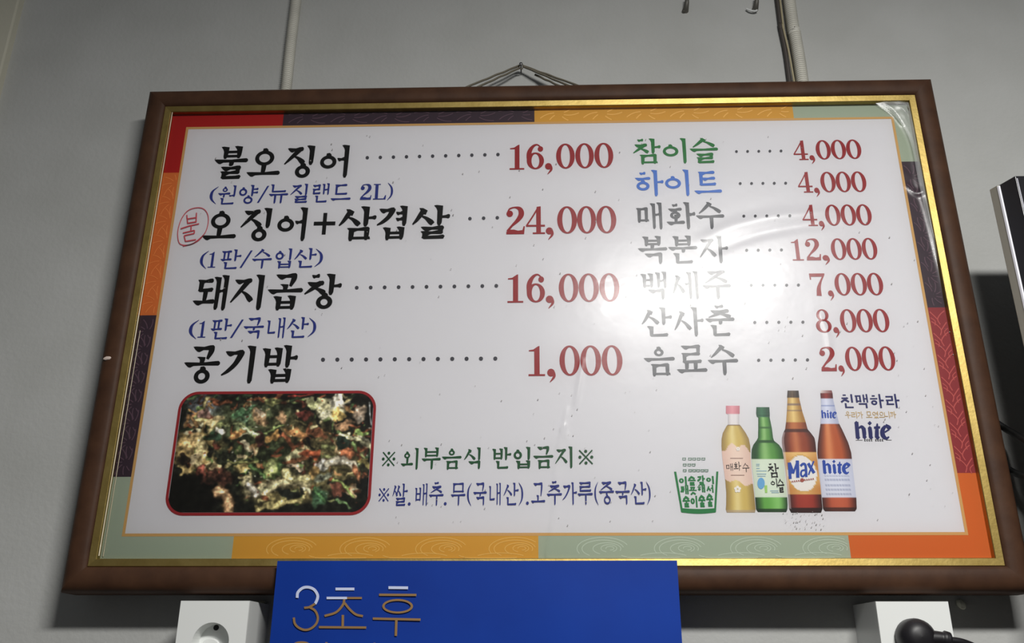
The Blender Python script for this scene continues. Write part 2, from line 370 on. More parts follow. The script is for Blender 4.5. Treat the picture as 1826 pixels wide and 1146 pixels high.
# ------------------------------------------------------------------ materials
M_wall = mat('painted_plaster', (190, 191, 189), 0.75, spec=0.25, nscale=9, rgb2=(180, 181, 178), bump=0.25, bscale=170)
M_trim = mat('cream_paint', (206, 203, 186), 0.6, nscale=6, namp=.1, bump=.2, bscale=120)
M_wood = mat('brown_wood', (80, 54, 38), 0.55, spec=0.2, nscale=38, rgb2=(64, 42, 30), bump=0.12, bscale=90, stretch=(1, 1, 1))
M_gold = mat('gold_leaf', (172, 150, 90), 0.42, metal=0.9, nscale=60, rgb2=(154, 132, 74), bump=0.05, bscale=300)
M_paper = mat('printed_paper', (213, 212, 216), 0.6, spec=0.2)
K_black = mat('ink_black', (12, 12, 12), 0.6, spec=.15)
K_red = mat('ink_red', (142, 36, 40), 0.6, spec=.15)
K_blue = mat('ink_navy', (42, 52, 122), 0.6, spec=.15)
K_green = mat('ink_green', (30, 110, 52), 0.6, spec=.15)
K_dgreen = mat('ink_dark_green', (34, 78, 48), 0.6, spec=.15)
K_sky = mat('ink_light_blue', (62, 108, 190), 0.6, spec=.15)
K_grey = mat('ink_grey', (70, 72, 78), 0.6, spec=.15)
K_dot = mat('ink_dot', (66, 66, 72), 0.6, spec=.15)
# ------------------------------------------------------------------ structure
bm = bmesh.new(); bbox_bm(bm, -2.6, 2.6, 0.0, 0.12, 0.0, 3.0)
o = frombm('wall_back', bm, None, (M_wall,)); o['kind'] = 'structure'
bm = bmesh.new(); bbox_bm(bm, -2.6, 2.6, -3.2, 0.12, -0.06, 0.0)
o = frombm('floor', bm, None, (mat('floor_tile', (84, 76, 68), .5, nscale=4, namp=.2),)); o['kind'] = 'structure'
# cream upright at the far left
xt = hit(33, 0, -.012)[0]; 
bm = bmesh.new(); bbox_bm(bm, xt-.12, xt, -.012, .002, 0.0, 3.0, .002)
o = frombm('trim_1', bm, None, (M_trim,)); o['kind'] = 'structure'
# ------------------------------------------------------------------ the framed menu board
board = empty('menu_board', (0, 0, ZC), 'large wooden framed menu board with gold inner edge hanging on the wall', 'menu board')
def P_(o):   # parent with the empty at (0,0,ZC): keep world coordinates
    return o
OX, OZT, OZB = .4795, ZC+.2962, ZC-.3015
prof = [(0.000, 0.0), (0.0, .030), (.0008, .0335), (.0028, .0365), (.006, .0388), (.010, .0400), (.015, .0403), (.020, .0396), (.0238, .0380), (.0246, .0360)]
profg = [(.0245, .0355), (.0249, .0366), (.0253, .0370), (.0320, .0362), (.0326, .0356), (.0327, DP-.001)]
KD = DP-.029
prof = [(0, KD)]+[(u, d+KD) for u, d in prof[1:]]; profg = [(u, d+KD if d != DP-.001 else d) for u, d in profg]
corners = [(-OX, OZT), (OX, OZT), (OX, OZB), (-OX, OZB)]
inw = [(1, -1), (-1, -1), (-1, 1), (1, 1)]
def rail(i, pf, name, m, nsub=24, sm=True):
    j = (i+1) % 4; V = []; F = []; n = len(pf)
    for s in range(nsub+1):
        t = s/nsub
        for u, d in pf:
            a = (corners[i][0]+inw[i][0]*u, corners[i][1]+inw[i][1]*u); b = (corners[j][0]+inw[j][0]*u, corners[j][1]+inw[j][1]*u)
            V.append((a[0]+(b[0]-a[0])*t, -d, a[1]+(b[1]-a[1])*t-ZC))
    for s in range(nsub):
        for k in range(n-1): F.append((s*n+k, s*n+k+1, (s+1)*n+k+1, (s+1)*n+k))
    return pydata(name, V, F, board, (m,), smooth=sm)
for i in range(4):
    rail(i, prof, 'frame_rail', M_wood)
for i in range(4):
    rail(i, profg, 'gold_edging', M_gold, sm=False)
bm = bmesh.new(); bbox_bm(bm, -OX+.001, OX-.001, -DP+.001, -KD, OZB+.001-ZC, OZT-.001-ZC)
frombm('backing_board', bm, board, (mat('brown_fibreboard', (34, 28, 22), .8),))
for xx in (-.30, 0.02, .36):
    bm = bmesh.new(); bbox_bm(bm, xx-.03, xx+.03, -KD-.001, .001, OZB+.02-ZC, OZB+.05-ZC); frombm('spacer_block', bm, board, (mat('brown_fibreboard', (34, 28, 22), .8),))
# printed sheet
SX, SZT, SZB = .4475, .2648, -.2700
sheet = pydata('printed_sheet', [(-SX, -DP, SZB), (SX, -DP, SZB), (SX, -DP, SZT), (-SX, -DP, SZT)], [(0, 1, 2, 3)], board, (M_paper,))
# helper empties' space: sub-parts are given in world coordinates, so shift them by -ZC
def sub(o):
    me = o.data; me.transform(Matrix.Translation((0, 0, -ZC))); return o
# border: coloured paper blocks round a white field
WX, WZT, WZB = .4250, .2430, -.2430
C = dict(red=(166, 28, 26), purple=(56, 42, 52), gold=(206, 152, 56), sage=(158, 170, 150), orange=(200, 98, 38), maroon=(136, 46, 50), ochre=(200, 156, 96), org2=(206, 110, 52))
def blk(name, x0, x1, z0, z1, c, y=1):
    return pydata('border_block', [(x0, -DP-1e-4*y, z0), (x1, -DP-1e-4*y, z0), (x1, -DP-1e-4*y, z1), (x0, -DP-1e-4*y, z1)], [(0, 1, 2, 3)], sheet, (mat('print_'+name, C[name], .6, spec=.2),))
tx = [hit(505, 212)[0], hit(953, 205)[0], hit(1414, 198)[0]]
bx = [hit(415, 975)[0], hit(960, 975)[0], hit(1515, 975)[0]]
lz = [hit(300, 308)[2]-ZC, hit(262, 562)[2]-ZC, hit(215, 850)[2]-ZC]
rz = [hit(1620, 288)[2]-ZC, hit(1670, 548)[2]-ZC, hit(1720, 843)[2]-ZC]
for a, b, c in ((-SX, tx[0], 'red'), (tx[0], tx[1], 'purple'), (tx[1], tx[2], 'gold'), (tx[2], SX, 'sage')): blk(c, a, b, WZT, SZT, C[c])
for a, b, c in ((-SX, bx[0], 'sage'), (bx[0], bx[1], 'gold'), (bx[1], bx[2], 'sage'), (bx[2], SX, 'orange')): blk(c, a, b, SZB, WZB, C[c])
zz = [WZT]+lz+[WZB]
for a, b, c in zip(zz, zz[1:], ('red', 'org2', 'purple', 'sage')): blk(c, -SX, -WX, b, a, C[c])
zz = [WZT]+rz+[WZB]
for a, b, c in zip(zz, zz[1:], ('sage', 'purple', 'maroon', 'orange')): blk(c, WX, SX, b, a, C[c])
e = .0030; y = -DP-2e-4
V = [(-WX-e, y, WZT+e), (WX+e, y, WZT+e), (WX+e, y, WZB-e), (-WX-e, y, WZB-e), (-WX, y, WZT), (WX, y, WZT), (WX, y, WZB), (-WX, y, WZB)]
pydata('border_line', V, [(0, 1, 5, 4), (1, 2, 6, 5), (2, 3, 7, 6), (3, 0, 4, 7)], sheet, (mat('print_ochre', C['ochre'], .6, spec=.2),))
# ornaments printed on the border blocks
def orn(name, fn, col):
    g = G(); fn(g); pr = Print(-DP-1.5e-4); pr.k = 1
    for q in g.P: pr.add(q, lambda p: (p[0], p[1]))
    for i, v_ in enumerate(pr.Vv): pass
    return pr.done('border_ornament', sheet, mat('print_orn_'+name, col, .6, spec=.2))
def swirl(g, cx, z0, z1, s=1.0, w=.0008, lim=None):
    H = z1-z0; cz = z0+H*.45
    def arc(rx, rz, a0, a1, ox=0, oz=0, ww=w):
        pts = []
        for k in range(13):
            a = math.radians(a0+(a1-a0)*k/12); x = cx+ox+s*rx*math.cos(a); z = cz+oz+rz*math.sin(a)
            if z0+w < z < z1-w and (lim is None or lim[0] < x < lim[1]): pts.append((x, z))
        if len(pts) > 2: g.sweep(pts, [ww]*len(pts), 2)
    arc(.026, H*.50, 20, 205); arc(.021, H*.38, 10, 230); arc(.014, H*.26, -20, 240, .004); arc(.008, H*.16, -60, 250, .006, H*.02); arc(.004, H*.08, -90, 200, .007, H*.02)
    arc(.034, H*.25, 200, 320, .050, -H*.2); arc(.030, H*.32, 40, 140, .060, -H*.5)
def sw_list(pxs, py, z0, z1, lim):
    def f(g):
        for p in pxs: swirl(g, hit(p, py)[0], z0, z1, lim=lim)
    return f
orn('gold', sw_list([521, 652, 787, 918], 975, SZB+.001, WZB-.0035, (bx[0]+.001, bx[1]-.001)), (226, 180, 92))
orn('sage', sw_list([1075, 1213, 1349, 1478], 975, SZB+.001, WZB-.0035, (bx[1]+.001, bx[2]-.001)), (184, 196, 178))
orn('gold', sw_list([1040, 1180, 1310], 200, WZT+.0035, SZT-.001), None) if False else None
def petals(cxs, czs, x0, x1, z0, z1, R, w, n=9):
    def f(g):
        for cx, cz in zip(cxs, czs):
            for k in range(n):
                a = 2*math.pi*k/n+.2
                pts = []
                for t in np.linspace(.25, 1, 5):
                    x = cx+R*t*math.cos(a+.5*(t-.25)); z = cz+R*t*math.sin(a+.5*(t-.25)); pts.append((x, z))
                pts = [p for p in pts if x0 < p[0] < x1 and z0 < p[1] < z1]
                if len(pts) > 2: g.sweep(pts, [w]*len(pts), 2)
    return f
cx_ = list(np.linspace(tx[0]+.03, tx[1]-.02, 6)); orn('purple', petals(cx_, [.258]*6, tx[0]+.001, tx[1]-.001, WZT+.004, SZT-.0005, .024, .0011, 13), (92, 70, 82))
cx_ = list(np.linspace(tx[1]+.03, tx[2]-.02, 6)); orn('goldtop', petals(cx_, [.258]*6, tx[1]+.001, tx[2]-.001, WZT+.004, SZT-.0005, .024, .0012, 11), (236, 184, 96))
cz_ = list(np.linspace(lz[1]-.02, lz[2]+.015, 8)); orn('purple', petals([-.436]*8, cz_, -SX+.001, -WX-.004, lz[2]+.001, lz[1]-.001, .016, .0011, 9), (92, 70, 82))
cz_ = list(np.linspace(rz[0]-.02, rz[1]+.015, 7)); orn('purple', petals([.436]*7, cz_, WX+.004, SX-.001, rz[1]+.001, rz[0]-.001, .016, .0011, 9), (92, 70, 82))
cz_ = list(np.linspace(lz[0]-.015, lz[1]+.015, 7)); orn('orange', petals([-.43]*7, cz_, -SX+.001, -WX-.004, lz[1]+.001, lz[0]-.001, .02, .0008, 9), (232, 138, 72))
def ysq(g):
    z = rz[1]-.004; k = 0
    while z > rz[2]+.014:
        xl, xr = WX+.0045, SX-.002; m = (xl+xr)/2; s = 1 if k % 2 else -1
        g.sweep([(m-s*.008, z), (m-s*.003, z-.004), (m+s*.001, z-.010), (m-s*.001, z-.016)], [.0011]*4, 3)
        g.sweep([(m+s*.008, z-.001), (m+s*.004, z-.006), (m+s*.001, z-.010)], [.0011]*3, 3)
        g.sweep([(m+s*.008, z-.008), (m+s*.004, z-.012), (m+s*.005, z-.017)], [.0009]*3, 3)
        z -= .0125; k += 1
orn('maroon', ysq, (184, 84, 80))

# ------------------------------------------------------------------ lettering on the sheet
def TL(*a, **k): return sub(textline(*a, parent=sheet, **k))
bk = dict(v=15.5, h=8.5)
TL('불오징어', [(381.8, 441.7), (441.7, 500.9), (506.8, 560), (571, 622)], (381, 290.5), (625, 287), 58, K_black, label='black brush lettering of the dish name in the top row', **bk)
TL('오징어+삼겹살', [(362.4, 423), (429, 483), (494.7, 547), (559.6, 598), (604, 671), (672, 726), (735, 802.5)], (361, 402), (805, 395), 60, K_black, label='black brush lettering of the dish name in the second row', **bk)
TL('돼지곱창', [(345.6, 406), (412, 469.6), (477, 540), (542.7, 609)], (345, 522), (611, 519), 63, K_black, label='black brush lettering of the dish name in the third row', **bk)
TL('공기밥', [(327.8, 392), (396, 453.8), (465.4, 530.4)], (327, 651), (532, 648), 67, K_black, label='black brush lettering of the rice row', **bk)
bl = dict(v=11.5, h=7.5, dh=.8)
TL('(원양/뉴질랜드 2L)', [(374, 388), (388.5, 420), (426, 460), (460, 478.5), (479.5, 514), (518, 549), (557, 587), (590.5, 626), (643, 663), (666, 689), (691, 701)], (373, 348), (702, 341), 34, K_blue, label='small navy lettering in brackets', **bl)
TL('(1판/수입산)', [(356.7, 370.6), (372, 385.5), (393, 430), (429, 449), (449.5, 485), (491, 520), (525, 564.5), (562, 576)], (356, 463), (577, 459), 35, K_blue, label='small navy lettering in brackets', **bl)
TL('(1판/국내산)', [(337, 353), (354, 368), (375.5, 413), (412, 433), (434, 470.5), (475.5, 508), (512, 550.5), (550, 564)], (336, 587), (566, 583), 37, K_blue, label='small navy lettering in brackets', **bl)
rd = dict(label='dark red serif price figures')
TL('16,000', [(908.8, 934.8), (939, 970), (971.7, 985), (991.7, 1025), (1026, 1059), (1060, 1093.6)], (907, 280), (1094, 276.5), 44, K_red, name='price_figures', **rd)
TL('24,000', [(903, 936), (937.5, 971.7), (973, 987), (993.6, 1029), (1029, 1063), (1063.5, 1099)], (902, 393), (1099, 391), 48, K_red, name='price_figures', **rd)
TL('16,000', [(905, 933), (939, 971.7), (973, 988), (996.4, 1031.5), (1032, 1068), (1069, 1104.5)], (904, 514), (1105, 512), 50, K_red, name='price_figures', **rd)
TL('1,000', [(942.4, 971.7), (975.5, 990.5), (997.7, 1034), (1035, 1072), (1073, 1110)], (941, 643), (1111, 642), 53, K_red, name='price_figures', **rd)
mb = dict(v=13.5, h=8)
TL('참이슬', [(1128.8, 1178.6), (1182, 1224), (1230, 1280.5)], (1128, 269.5), (1282, 268), 45, K_green, label='green brush lettering', **mb)
TL('하이트', [(1132.6, 1183.5), (1186, 1229), (1237, 1286)], (1132, 326.5), (1288, 325), 47, K_sky, label='light blue brush lettering', **mb)
for t, c, a, b, H in (('매화수', [(1134.8, 1181), (1188, 1240), (1241, 1291.4)], (1135, 385), (1293, 383.5), 48),
                      ('복분자', [(1137.5, 1190), (1191.7, 1243.8), (1247, 1298.5)], (1137, 446), (1300, 444), 49),
                      ('백세주', [(1143, 1189.4), (1199, 1245.5), (1252, 1303)], (1141, 509), (1305, 508), 50),
                      ('산사춘', [(1144, 1199), (1201.7, 1255), (1258, 1310)], (1143, 574), (1312, 572.5), 52),
                      ('음료수', [(1148, 1203.4), (1206, 1260), (1262, 1316)], (1147, 642.5), (1318, 641), 54)):
    TL(t, c, a, b, H, K_grey, label='grey brush lettering', **mb)
def price(txt, x0, x1, y0, y1, H, first):
    # digits end at x1, each 0 has the same width
    w_ = x1-x0; five = len(txt) == 5; dz = w_*(.222 if five else .18); z0 = x1-3*dz
    cells = [(z0+k*dz, z0+(k+1)*dz-.4) for k in range(3)]
    comma = (z0-.107*w_, z0-.028*w_) if five else (z0-.112*w_, z0-.030*w_)
    pre = [(x0, z0-.123*w_)] if five else [(x0, x0+.13*w_), (x0+.165*w_, x0+.335*w_)]
    TL(txt, pre+[comma]+cells, (x0, y0), (x1, y1), H, K_red, name='price_figures', **rd)
for r in (('4,000', 1414, 1536, 268, 265.5, 34, 1), ('4,000', 1422, 1545, 325, 323.5, 36, 1), ('4,000', 1430, 1554.5, 384, 382.5, 37, 1), ('12,000', 1411.5, 1564.5, 445, 443, 38, 1),
          ('7,000', 1445, 1575, 507, 506, 39.5, 1), ('8,000', 1454, 1586, 572, 571, 41, 1), ('2,000', 1462.5, 1596.5, 640, 638.5, 42.5, 1)): price(*r)
# dotted leaders
def dots(x0, y0, x1, y1, n, r):
    g = G()
    for k in range(n):
        t = k/(n-1); g.disc(x0+(x1-x0)*t, y0+(y1-y0)*t, r, n=10)
    pr = Print(YI); pr.px(g); o = sub(pr.done('dotted_leader', sheet, K_dot))
for d in ((655, 281, 888, 275.3, 11, 3.1), (838, 389.6, 886.8, 388, 3, 3.2), (636.2, 512.7, 885, 509.4, 11, 3.4), (576, 641, 883.3, 639, 13, 3.7),
          (1313.3, 270, 1392.8, 269, 5, 2.5), (1320, 327, 1401, 326.4, 5, 2.6), (1326.4, 385, 1408.4, 384.5, 5, 2.6), (1331.5, 446, 1393.5, 445.4, 4, 2.7),
          (1339.7, 508.5, 1423.8, 508, 5, 2.7), (1346, 574.6, 1431.8, 574, 5, 2.8), (1353, 642, 1440, 641.3, 5, 2.9)): dots(*d)
TL('※외부음식반입금지※', [(681, 705), (715, 746), (752, 786), (788, 823), (827.5, 857), (877.7, 911.8), (916, 945.8), (951, 986.6), (990, 1021), (1031.5, 1058)], (681, 818), (1058, 814.5), 38.5, K_dgreen, label='dark green notice lettering', v=13, h=8, dh=1.0)
TL('※쌀;배추;무(국내산);고추가루(중국산)', [(675, 694), (700, 727), (728, 733), (740, 762), (765, 791), (792, 797), (804, 830), (833, 841), (844, 868), (872, 893), (898, 925), (925, 933), (938, 943), (947, 972), (975, 1002), (1003, 1029), (1030, 1057), (1060, 1067), (1068, 1095), (1097, 1123), (1125, 1153), (1153, 1160)], (674, 882), (1161, 878.5), 40, K_blue, label='narrow navy lettering listing ingredients', v=10.5, h=7, dh=.9)
# hand written red mark with its circle
K_pen = mat('red_marker', (196, 70, 80), .5)
g = G(); pen = lambda pts, w_=1.7: g.sweep(pts, [w_]*len(pts))
z_ = lambda x, y: (180+x/6.365, 280+y/6.365)
pen([z_(*p) for p in ((1160, 890), (1100, 950), (1000, 995), (900, 985), (872, 900), (880, 800), (920, 690), (990, 605), (1090, 573), (1170, 590), (1215, 660), (1215, 760), (1180, 860), (1100, 940), (1030, 985), (930, 1010))], 1.4)
for pts in (((975, 655), (985, 750)), ((1085, 630), (1080, 735)), ((985, 700), (1080, 685)), ((980, 750), (1085, 732)), ((905, 812), (1000, 780), (1115, 755)), ((1025, 780), (1022, 830)), ((930, 860), (1062, 830), (1060, 865), (945, 890), (960, 955), (1080, 935))):
    for a, b in zip(pts, pts[1:]): pen([z_(*a), z_(*b)], 2.0)
pr = Print(-DP-.0011); pr.px(g); sub(pr.done('handwritten_mark', sheet, K_pen, 'circled word written by hand in red pen'))

# specks of grease and dust on the sheet
def specks(n, x0, x1, y0, y1, r0, r1, seed):
    rn = random.Random(seed+20); g = G()
    for k in range(n): g.disc(rn.uniform(x0, x1), rn.uniform(y0, y1), rn.uniform(r0, r1), n=7)
    pr = Print(-DP-.0012); pr.px(g); return sub(pr.done('grease_specks', sheet, mat('speck_grey', (150, 146, 144), .7)))
o = specks(120, 350, 1640, 240, 690, .4, 1.3, 1); o['kind'] = 'stuff'
o = specks(60, 690, 1200, 690, 940, .4, 1.2, 2); o['kind'] = 'stuff'
o = specks(46, 1395, 1470, 912, 945, .4, 1.2, 3); o['kind'] = 'stuff'
o = specks(30, 1560, 1700, 560, 930, .4, 1.2, 4); o['kind'] = 'stuff'
# ------------------------------------------------------------------ food photograph (flat print)
FW, FH = 372, 228
rng = np.random.default_rng(3)
img = np.zeros((FH, FW, 3)); img[:] = (20, 22, 18)
YY, XX = np.mgrid[0:FH, 0:FW]
# painting in the coordinates of a 1807x1146 enlargement
SXX = 120+XX/FW*1560; SYY = 95+YY/FH*940
def vnoise(sc, seed):
    r = np.random.default_rng(seed); gh, gw = int(940/sc)+3, int(1560/sc)+3; t = r.random((gh, gw))
    fx = (SXX-120)/sc; fy = (SYY-95)/sc; ix = fx.astype(int); iy = fy.astype(int); fx = fx-ix; fy = fy-iy
    fx = fx*fx*(3-2*fx); fy = fy*fy*(3-2*fy)
    return (t[iy, ix]*(1-fx)*(1-fy)+t[iy, ix+1]*fx*(1-fy)+t[iy+1, ix]*(1-fx)*fy+t[iy+1, ix+1]*fx*fy)
NX = (vnoise(60, 1)-.5)*60+(vnoise(24, 2)-.5)*28; NY = (vnoise(60, 3)-.5)*60+(vnoise(24, 4)-.5)*28
def put(mask, c):
    global img
    mask = np.clip(mask, 0, 1)[..., None]; img = img*(1-mask)+np.asarray(c, float)*mask
def ell(cx, cy, rx, ry, ang, c, soft=.25, wob=1.0, a=1.0):
    x = SXX+NX*wob-cx; y = SYY+NY*wob-cy; t = math.radians(ang); u = (x*math.cos(t)+y*math.sin(t))/rx; v_ = (-x*math.sin(t)+y*math.cos(t))/ry
    d = np.sqrt(u*u+v_*v_); put(a*(1-d)/soft+0.0, c)
def strk(pts, w_, c, a=1.0, wob=.6, shade=True):
    P = catmull(pts, 6); d = np.full(SXX.shape, 1e9)
    for p, q in zip(P, P[1:]):
        vx, vy = q-p; L = vx*vx+vy*vy+1e-9; x = SXX+NX*wob; y = SYY+NY*wob
        t = np.clip(((x-p[0])*vx+(y-p[1])*vy)/L, 0, 1); d = np.minimum(d, np.hypot(x-p[0]-t*vx, y-p[1]-t*vy))
    if shade: put(a*(w_*1.25-d)/(w_*.5), np.asarray(c)*.38)
    put(a*(w_-d)/(w_*.4), c)
    if shade: put(.7*a*(w_*.45-d)/(w_*.4), np.minimum(np.asarray(c)*1.25+12, 255))
# ground tones
ell(330, 190, 190, 130, 20, (120, 128, 150), .7); ell(230, 330, 100, 110, 0, (112, 110, 125), .6)
ell(760, 330, 560, 190, 4, (84, 96, 60), .6); ell(300, 520, 220, 250, 0, (172, 140, 76), .35); ell(1150, 500, 480, 280, 10, (70, 62, 36), .6)
ell(820, 600, 480, 200, 0, (46, 56, 34), .5); ell(1400, 650, 300, 240, 0, (92, 84, 48), .5); ell(1050, 860, 420, 130, -4, (120, 106, 60), .5)
# small random scraps of leaf, onion and sauce
pal = [(40, 60, 36), (60, 88, 48), (96, 124, 62), (134, 142, 78), (176, 160, 96), (200, 180, 120), (120, 58, 34), (150, 74, 42), (26, 26, 22), (30, 30, 26), (204, 196, 150), (90, 40, 28), (160, 112, 62)]
for k in range(260):
    x = rng.uniform(170, 1690); y = rng.uniform(110, 960)
    if (x < 650 and y > 740) or (x > 1500 and y < 380 and x > 1590) or y > 1010: continue
    if y > 820 and x < 760: continue
    L = rng.uniform(22, 60); a = rng.uniform(-.9, .9)+(0 if rng.random() < .7 else 1.5); c = pal[rng.integers(len(pal))]
    strk([(x-L*math.cos(a), y-L*math.sin(a)), (x+rng.uniform(-9, 9), y+rng.uniform(-9, 9)), (x+L*math.cos(a), y+L*math.sin(a))], rng.uniform(8, 20), c, .9, .5, rng.random() < .5)
# recognisable pieces
E_ = [(300, 255, 55, 42, 0, (168, 120, 108)), (400, 330, 75, 55, -30, (196, 172, 112)), (620, 250, 130, 34, -25, (74, 124, 78)), (640, 290, 70, 22, -30, (122, 168, 120)),
      (860, 170, 70, 40, 0, (134, 138, 74)), (1190, 170, 70, 45, -10, (176, 180, 118)), (770, 285, 68, 72, 10, (186, 140, 92)), (780, 255, 40, 30, 0, (206, 176, 140)), (950, 290, 50, 44, 0, (178, 132, 88)),
      (1125, 255, 75, 40, 0, (128, 48, 42)), (1340, 220, 125, 105, 12, (206, 198, 146)), (1400, 160, 70, 55, 10, (232, 226, 204)), (1300, 260, 60, 45, 0, (222, 216, 178)), (1400, 265, 60, 42, 0, (206, 168, 82)),
      (1560, 270, 58, 80, 15, (204, 172, 142)), (1555, 300, 26, 40, 10, (228, 208, 184)), (1450, 340, 70, 34, -8, (198, 142, 96)),
      (590, 420, 72, 40, -12, (188, 124, 62)), (900, 440, 52, 46, 0, (196, 138, 64)), (1080, 410, 110, 46, 18, (172, 112, 58)), (1230, 430, 80, 40, 22, (158, 84, 50)),
      (250, 470, 80, 90, 20, (186, 152, 92)), (330, 520, 44, 120, -18, (206, 184, 120)), (200, 620, 52, 56, 10, (34, 24, 18)), (280, 610, 60, 50, -20, (206, 182, 130)), (220, 690, 100, 36, 0, (188, 156, 86)),
      (430, 440, 66, 52, 30, (38, 62, 44)), (520, 600, 90, 50, 20, (34, 38, 28)), (690, 530, 30, 56, -50, (222, 204, 160)), (640, 600, 50, 30, 10, (196, 172, 120)), (750, 560, 40, 24, 20, (206, 162, 112)),
      (790, 460, 62, 55, 0, (64, 32, 30)), (660, 690, 84, 34, -6, (206, 176, 96)), (470, 680, 50, 32, 30, (198, 170, 110)),
      (900, 700, 78, 92, 8, (60, 84, 42)), (898, 695, 58, 76, 8, (170, 182, 96)), (905, 690, 34, 54, 8, (196, 206, 122)), (1080, 590, 96, 44, -16, (190, 184, 128)), (1190, 590, 80, 44, 0, (178, 74, 38)), (1080, 640, 110, 26, -6, (172, 96, 56)), (1090, 690, 80, 26, 4, (206, 176, 140)),
      (1290, 670, 64, 52, 10, (228, 226, 214)), (1235, 730, 56, 60, 0, (176, 132, 66)), (1480, 580, 74, 44, 16, (186, 96, 54)), (1600, 480, 70, 34, 34, (220, 212, 172)), (1600, 420, 70, 24, -8, (134, 168, 76)), (1640, 660, 50, 32, 0, (166, 148, 72)), (1450, 490, 60, 60, 20, (30, 46, 38)),
      (490, 770, 110, 80, 12, (82, 44, 34)), (480, 760, 60, 40, 0, (58, 30, 26)), (1430, 860, 56, 66, -20, (164, 84, 62)), (1320, 780, 70, 34, -25, (122, 128, 106)), (1300, 930, 70, 80, 0, (52, 88, 58)), (1060, 880, 110, 42, 0, (22, 26, 24)), (1560, 870, 36, 44, 0, (196, 156, 112))]
for e_ in E_: ell(*e_)
strk([(350, 690), (370, 780), (450, 850)], 26, (160, 70, 54)); strk([(470, 850), (560, 900), (610, 1030)], 44, (204, 146, 92)); strk([(720, 800), (770, 880), (900, 850), (1060, 780), (1180, 790)], 46, (214, 196, 138))
strk([(740, 830), (800, 900)], 30, (230, 214, 186)); strk([(1000, 720), (1100, 770), (1180, 770)], 34, (206, 190, 122)); strk([(1330, 660), (1440, 625), (1560, 680)], 32, (222, 208, 176)); strk([(1560, 690), (1600, 780)], 22, (176, 102, 60))
strk([(830, 1000), (950, 970), (1150, 935)], 26, (186, 168, 96)); strk([(1400, 790), (1500, 820), (1560, 900)], 13, (146, 170, 78)); strk([(1440, 940), (1530, 990)], 13, (104, 150, 84)); strk([(1260, 850), (1340, 960)], 12, (66, 118, 62))
strk([(820, 410), (900, 370), (960, 350)], 11, (150, 176, 90)); strk([(640, 370), (700, 410), (760, 440)], 15, (166, 178, 132)); strk([(500, 360), (580, 340), (640, 360)], 11, (140, 150, 92)); strk([(1430, 420), (1560, 470), (1660, 520)], 16, (216, 208, 150))
strk([(440, 390), (480, 420)], 16, (222, 214, 190)); strk([(720, 680), (800, 700), (860, 760)], 15, (82, 124, 60)); strk([(560, 640), (700, 660), (790, 650)], 9, (150, 152, 78)); strk([(1380, 500), (1420, 570)], 12, (214, 170, 110))
strk([(1640, 170), (1668, 350)], 9, (176, 180, 184), .8, .1, False); strk([(980, 120), (1180, 100)], 9, (160, 40, 32), .8, .3, False)
# sauce specks, glints, dark gaps
for k in range(200):
    x = rng.uniform(160, 1680); y = rng.uniform(110, 980)
    if x < 640 and y > 740: continue
    t = rng.random(); c = (236, 232, 210) if t < .22 else ((20, 18, 14) if t < .62 else ((150, 52, 26) if t < .86 else (90, 120, 54)))
    ell(x, y, rng.uniform(4, 15), rng.uniform(3, 9), rng.uniform(-60, 60), c, .6, .4, .85)
ell(310, 900, 250, 160, 4, (10, 10, 8), .25); ell(200, 880, 160, 170, 0, (8, 8, 6), .3); ell(1560, 150, 90, 36, 0, (12, 12, 12), .4, .5); ell(1650, 250, 46, 130, 0, (12, 14, 14), .4, .4); ell(1640, 800, 60, 90, 0, (12, 14, 14), .4); ell(1600, 1000, 120, 50, 0, (10, 12, 12), .5)
strk([(500, 870), (560, 900), (612, 1030)], 40, (204, 150, 98)); strk([(1642, 170), (1668, 350)], 8, (170, 176, 180), .8, .1, False)
img = img*(1+.24*(vnoise(9, 9)-.5)[..., None]*2)*(1+.55*(vnoise(34, 11)-.5)[..., None]*2)*(1+.4*(vnoise(17, 12)-.5)[..., None]*2)
for _ in range(2):
    p_ = np.pad(img, ((1, 1), (1, 1), (0, 0)), mode='edge'); img = (p_[:-2, 1:-1]+p_[2:, 1:-1]+p_[1:-1, :-2]+p_[1:-1, 2:]+2*p_[1:-1, 1:-1])/6
g_ = img.mean(2, keepdims=True); img = g_+(img-g_)*.68+np.array([3, 2, -2])
ga = lin(np.clip(img, 0, 255))*1.12
# corners of the picture field in the photograph (clockwise from top left), pixels
QC = [(323, 704), (664, 701), (657, 914), (302, 912)]
def bil(u, v_):
    a = np.array(QC[0])*(1-u)+np.array(QC[1])*u; b = np.array(QC[3])*(1-u)+np.array(QC[2])*u; return a*(1-v_)+b*v_
c3 = [hit(*q)[[0, 2]] for q in QC]
fx0 = (c3[0][0]+c3[3][0])/2; fx1 = (c3[1][0]+c3[2][0])/2; fz1 = (c3[0][1]+c3[1][1])/2-ZC; fz0 = (c3[2][1]+c3[3][1])/2-ZC
RC = .017
def inside(x, z, m_=0.0):
    dx = max(fx0+RC-x, x-(fx1-RC), 0); dz = max(fz0+RC-z, z-(fz1-RC), 0); return math.hypot(dx, dz) <= RC+m_
V = []; F = []; ids = -np.ones((FH, FW), int); cols = []
for r in range(FH):
    z = fz1+(fz0-fz1)*r/(FH-1)
    for c in range(FW):
        x = fx0+(fx1-fx0)*c/(FW-1)
        if inside(x, z, .0009): ids[r, c] = len(V); V.append((x, -DP-.0003, z)); cols.append(tuple(ga[r, c])+(1,))
for r in range(FH-1):
    for c in range(FW-1):
        q = (ids[r, c], ids[r+1, c], ids[r+1, c+1], ids[r, c+1])
        if min(q) >= 0: F.append(tuple(int(i) for i in q))
